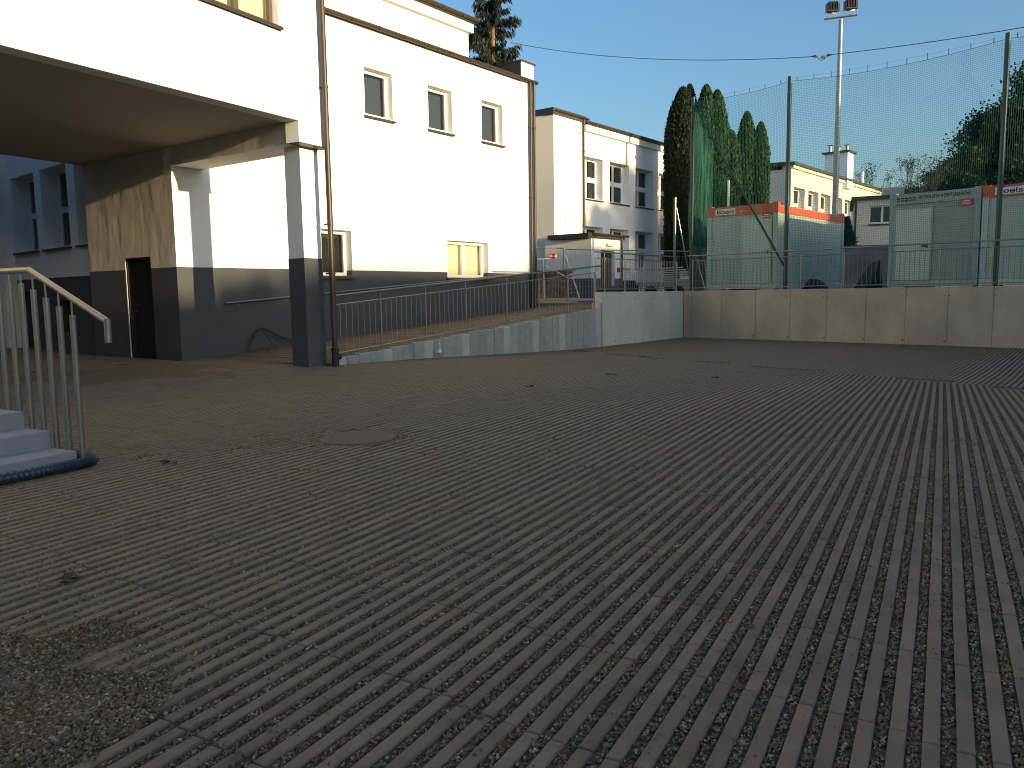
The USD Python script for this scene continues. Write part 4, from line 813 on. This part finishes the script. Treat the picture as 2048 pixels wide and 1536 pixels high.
for k, (c_, h, r_) in enumerate(((10.6, 10.7, .8), (34.6, 15.2, 1.5), (36.9, 17.6, 1.3), (39.4, 15.6, 1.7), (42.2, 15.4, 1.7))):
    x, y = far_pt(57, c_); blobtree('street_tree', ['small tree', 'round tree', 'wide tree', 'narrow tree', 'leafy tree', 'slim tree', 'tallest tree', 'leaning tree'][k] + ' in the street behind the camera', [(x, y, h - r_, r_), (x + .3, y, h - r_ * 2.2, r_ * 1.3), (x, y, h * .5, 2.4)], 3800, 'broad_leaf', .45, (x, y, 0))

# ------------------------------------------------------------------ clutter on the upper ground
def fence_panel(p0, p1, z0, h, label):
    f_ = thing('site_fence_panel', label, 'fence', 'temporary wire fence panels behind the ramp'); a, b = np.array([*p0, z0 + .12]), np.array([*p1, z0 + .12]); up_ = np.array([0, 0, h - .12])
    obj('frame', MB().tube([a, a + up_], .02, 8).tube([b, b + up_], .02, 8).tube([a, b], .016, 6).tube([a + up_, b + up_], .02, 8), 'galvanised', f_)
    m = MB()
    for u in np.linspace(0, 1, 24)[1:-1]: q = a + (b - a) * u; m.tube([q, q + up_], .0025, 3, False)
    for u in np.linspace(0, 1, 9)[1:-1]: m.tube([a + up_ * u, b + up_ * u], .0025, 3, False)
    obj('wire_mesh', m, 'galvanised', f_); return f_
fence_panel((-.4, 29.6), (2.05, 31.2), TERR, 2.05, 'temporary wire fence panel nearest the white facade, above the brick stack'); fence_panel((2.15, 31.1), (5.2, 32.7), TERR, 2.0, 'middle temporary wire fence panel in front of the annex'); fence_panel((5.3, 32.8), (8.0, 34.2), TERR, 2.0, 'temporary wire fence panel in front of the far wing windows')
sg = obj('warning_sign', MB().box(-.2, .2, -.004, .004, 0, .18, Fr((1.62, 30.75), 58)), 'label_red', label='small red warning sign hanging on the wire fence', cat='sign')
UsdGeom.XformCommonAPI(UsdGeom.Xformable(sg)).SetTranslate((0, 0, 2.62)); obj('lettering', MB().box(-.15, .15, .0045, .006, .07, .11, Fr((1.62, 30.75), 58)), 'white_paint', sg)
bs = thing('brick_stack', 'stack of old red-brown bricks at the top of the ramp', 'brick stack'); BF = Fr((.55, 28.6), 72)
for lay in range(15):
    for k in range(7):
        t = k * .255 + (.127 if lay % 2 else 0) + R.normal(0, .006); o_ = R.normal(0, .008)
        if k == 6 and lay % 2: continue
        obj('brick', MB().box(t, t + .245, -.5, o_, TERR + .074 * lay + .002, TERR + .074 * lay + .070, BF, ch=.005), 'old_brick', bs)
obj('cap_board', MB().box(-.05, 1.9, -.52, .04, TERR + 1.112, TERR + 1.15, BF), 'old_wood', bs)
obj('timber_beam', MB().box(-.3, 1.45, -.1, .1, 0, .17, Fr((.95, 27.3), 66), ch=.008), 'wood_plank', label='pale squared timber lying at the top of the ramp before the brick stack', cat='timber'); UsdGeom.XformCommonAPI(UsdGeom.Xformable(stage.GetPrimAtPath('/World/timber_beam'))).SetTranslate((0, 0, TERR))
obj('grey_pipe', MB().tube([(2.25, 28.2, TERR + .07), (3.6, 28.8, TERR + .07)], .07, 14).tube([(2.3, 28.45, TERR + .05), (3.5, 28.95, TERR + .05)], .045, 10), 'galvanised', smooth=40, label='grey pipe lying behind the end of the ramp railing', cat='pipe')
obj('bent_handrail', MB().tube([(.55, 27.6, 2.45), (1.38, 28.1, 2.50), (1.30, 28.1, 2.22), (2.0, 28.5, 1.85)], .02, 8).tube([(1.15, 28.0, 2.45), (1.17, 28.0, 1.0)], .018, 8), 'white_paint', label='loose bent pale handrail tube leaning above the bricks', cat='handrail')
obj('fence_prop', MB().tube([(2.02, 30.5, 2.95), (2.55, 29.3, TERR)], .022, 8), 'white_paint', label='pale slanting prop of the wire fence beside the red sign', cat='prop')
# stacked scaffold boards and trailer in front of the far wing
tr = thing('flat_trailer', 'small flat trailer with dark wheels standing in front of the far wing', 'trailer'); TF = Fr((4.9, 32.4), 66)
obj('deck', MB().box(0, 3.0, -1.1, 0, TERR + .52, TERR + .72, TF), 'galvanised', tr)
for t in (.85, 2.2):
    w_ = obj('wheel', revolve([[.10, -.08], [.20, -.08], [.27, -.07], [.29, 0], [.27, .07], [.20, .08], [.10, .08], [.10, -.08]], 20), 'black_rubber', tr, smooth=30)
    xf = UsdGeom.Xformable(w_); p = TF.p(t, .05, TERR + .29); xf.AddTranslateOp().Set(Gf.Vec3d(*map(float, p))); xf.AddRotateZOp().Set(-66. + 90); xf.AddRotateXOp().Set(90.)
sf = thing('scaffold_frames', 'stack of pale scaffold frames lying on the trailer', 'scaffold frames')
for k in range(7): obj('frame', MB().tube([[.1, -.02 - .0 * k, 0], [2.4 + R.uniform(-.3, .4), -.02, .02 * k]], .022, 6, fr=TF).tube([[.1, -.8, 0], [2.5, -.8, .02 * k]], .022, 6, fr=TF), 'white_paint', sf); q = stage.GetPrimAtPath(sf.GetPath().AppendChild('frame' + (f'_{k:03d}' if k else ''))); UsdGeom.XformCommonAPI(UsdGeom.Xformable(q)).SetTranslate((0, 0, TERR + .76 + .075 * k))
bp = thing('board_pallet', 'sunlit stack of pale boards on a pallet by the corner net post', 'boards'); BPf = Fr((8.2, 36.2), 66)
for k in range(9): obj('board', MB().box(R.normal(0, .05), 1.9 + R.normal(0, .08), -1.0, R.normal(0, .03), TERR + .12 + .13 * k, TERR + .235 + .13 * k, BPf), 'wood_plank' if k % 3 else 'white_paint', bp)
obj('pallet', MB().box(0, 1.8, -1, 0, TERR, TERR + .1, BPf), 'old_wood', bp)
obj('dark_crates', MB().box(.0, .9, -.6, 0, TERR, TERR + .62, Fr((4.3, 31.9), 66), ch=.02).box(.1, .8, -.55, -.05, TERR + .62, TERR + .8, Fr((4.3, 31.9), 66)), 'dark_heap', label='dark covered crates left of the trailer wheel', cat='crates')
pf = thing('steel_mast_post', 'grey steel post with a slanting strut in front of the darkest thuja', 'post'); obj('post', MB().tube([(6.55, 32.2, TERR), (6.55, 32.2, 5.0)], .05, 10), 'steel', pf, smooth=40); obj('strut', MB().tube([(6.6, 32.2, 4.6), (7.3, 32.1, TERR)], .025, 8), 'steel', pf)
obj('thin_pole', MB().tube([(9.4, 35, TERR), (9.4, 35, 6.0)], .05, 8), 'cream_blind', smooth=40, label='thin pale pole rising behind the orange-topped container', cat='pole')
wf = thing('board_fence', 'weathered board fence between the corner net post and the container', 'fence'); WF = Fr((6.75, 30.2), 60)
for k in range(14): obj('board', MB().box(k * .12, k * .12 + .112, -.02 + R.normal(0, .004), .0, TERR, 2.95 + R.normal(0, .03), WF), 'old_wood', wf)
obj('rail', MB().box(0, 1.7, -.07, -.03, 2.5, 2.6, WF), 'old_wood', wf)
bsb = thing('bare_shrub', 'pale bare shrub stems before the board fence', 'shrub'); mb = MB()
for k in range(16): a = R.uniform(-.5, .5); mb.tube([(7.35 + a * .3, 29.4, TERR), (7.35 + a * .8, 29.4 + R.uniform(-.1, .1), 1.9), (7.35 + a * 1.2 + R.normal(0, .1), 29.4, R.uniform(2.2, 3.0))], [.014, .01, .004], 4)
obj('stems', mb, 'white_paint', bsb)
def heap(x, y, r, h, name, mat, label, cat, n=3):
    m = trimesh.creation.icosphere(n); v = np.array(m.vertices); k = .8 + .5 * meshkit.fbm(v * 1.7 + [x, y, 0], 3, 9); v = v * k[:, None] * [r, r, h]; v[:, 2] = np.maximum(v[:, 2], -.05) + TERR; v[:, :2] += [x, y]
    return obj(name, (v, np.array(m.faces)), mat, smooth=60, label=label, cat=cat)
heap(10.35, 27.6, .5, .66, 'dark_mound', 'dark_heap', 'dark rounded heap against the shaded side of the orange-topped container', 'heap')
heap(12.1, 27.6, .42, .52, 'sack_pile', 'sack_white', 'pale sacks piled left of the grey container', 'sacks'); heap(11.6, 26.9, .24, .48, 'sack_pile', 'sack_white', 'smaller pale sack bundle nearest the orange-topped container', 'sacks')
tp = obj('black_tarp', trimesh.convex.convex_hull(np.array([(10.95, 25.2, TERR), (11.75, 26.1, TERR), (10.9, 26.2, TERR), (11.55, 25.2, 2.2), (11.5, 25.8, 2.1), (11.62, 25.1, TERR)])), 'dark_heap', label='black tarpaulin leaning against the left side of the grey container', cat='tarpaulin')

# ------------------------------------------------------------------ small things in the yard
bt = thing('plastic_bottle', 'clear plastic bottle with a pale label standing before the palisade slabs', 'bottle', loc=(*RW.p(2.72, .16)[:2], float(g(*RW.p(2.72, .16)[:2])) + .004))
obj('bottle_body', revolve([[0, 0], [.04, 0], [.045, .01], [.045, .07], [.041, .09], [.045, .11], [.045, .2], [.041, .22], [.02, .275], [.014, .285], [.014, .30], [0, .30]], 24), 'bottle_plastic', bt, smooth=40)
obj('bottle_cap', revolve([[0, .296], [.017, .296], [.017, .32], [0, .32]], 16), 'white_paint', bt); obj('bottle_label', revolve([[.0456, .115], [.0462, .115], [.0462, .185], [.0456, .185]], 24), 'white_paint', bt)
cb = thing('cable_coil', 'loose black cable loops lying against the dark plinth in the passage', 'cable'); u = np.linspace(0, 1, 60)
def loop(pts, r): cs_ = CubicSpline(np.arange(len(pts)), np.array(pts)); return MB().tube(FA.w(cs_(np.linspace(0, len(pts) - 1, 60))), r, 6)
obj('cable_loop', loop([[1.5, .12, .12], [1.62, .10, .35], [1.85, .08, .60], [2.1, .10, .55], [2.5, .14, .36], [3.2, .2, .26], [3.9, .3, .26]], .022), 'cable_black', cb, smooth=True)
obj('cable_loop', loop([[1.9, .1, .58], [2.0, .1, .45], [2.2, .12, .22], [2.35, .3, .14]], .008), 'cable_black', cb, smooth=True); obj('cable_loop', loop([[1.55, .3, .12], [1.75, .22, .16], [1.95, .28, .18], [1.8, .4, .14]], .010), 'cable_black', cb, smooth=True)
for k, (x, y, s) in enumerate(((-2.67, 6.16, .10), (-2.06, 3.49, .09), (2.9, 18.2, .16), (1.65, 13.1, .13), (3.2, 12.6, .1), (.2, 11.0, .09))):
    q = R.uniform(0, 6.28); m = MB(); z = float(g(x, y)) + .006
    for d in range(3):
        a = q + d * .9; e_ = np.array([math.cos(a), math.sin(a), 0]); w_ = np.array([-e_[1], e_[0], 0]) * s * .22; p0 = np.array([x, y, z]) + e_ * s * .2 * d; mid = p0 + e_ * s * .5 + [0, 0, .018]
        m.add([p0, mid + w_, p0 + e_ * s + [0, 0, .004], mid - w_], [[0, 1, 2, 3]]); m.add(np.array([p0, mid + w_, p0 + e_ * s + [0, 0, .004], mid - w_]) - [0, 0, .002], [[3, 2, 1, 0]])
    obj('dry_leaf', m, 'dry_leaf', label=['dark dry leaf on the bars just right of the stair foot', 'dark dry leaf on the bars at the lower left', 'dark leaf scrap near the foot of the bluish retaining wall', 'dark leaf scrap in the middle distance before the palisade end', 'small dark leaf scrap on the right half of the yard', 'small dark leaf scrap beyond the manhole cover'][k], cat='leaf', group='dry leaves on the paving')
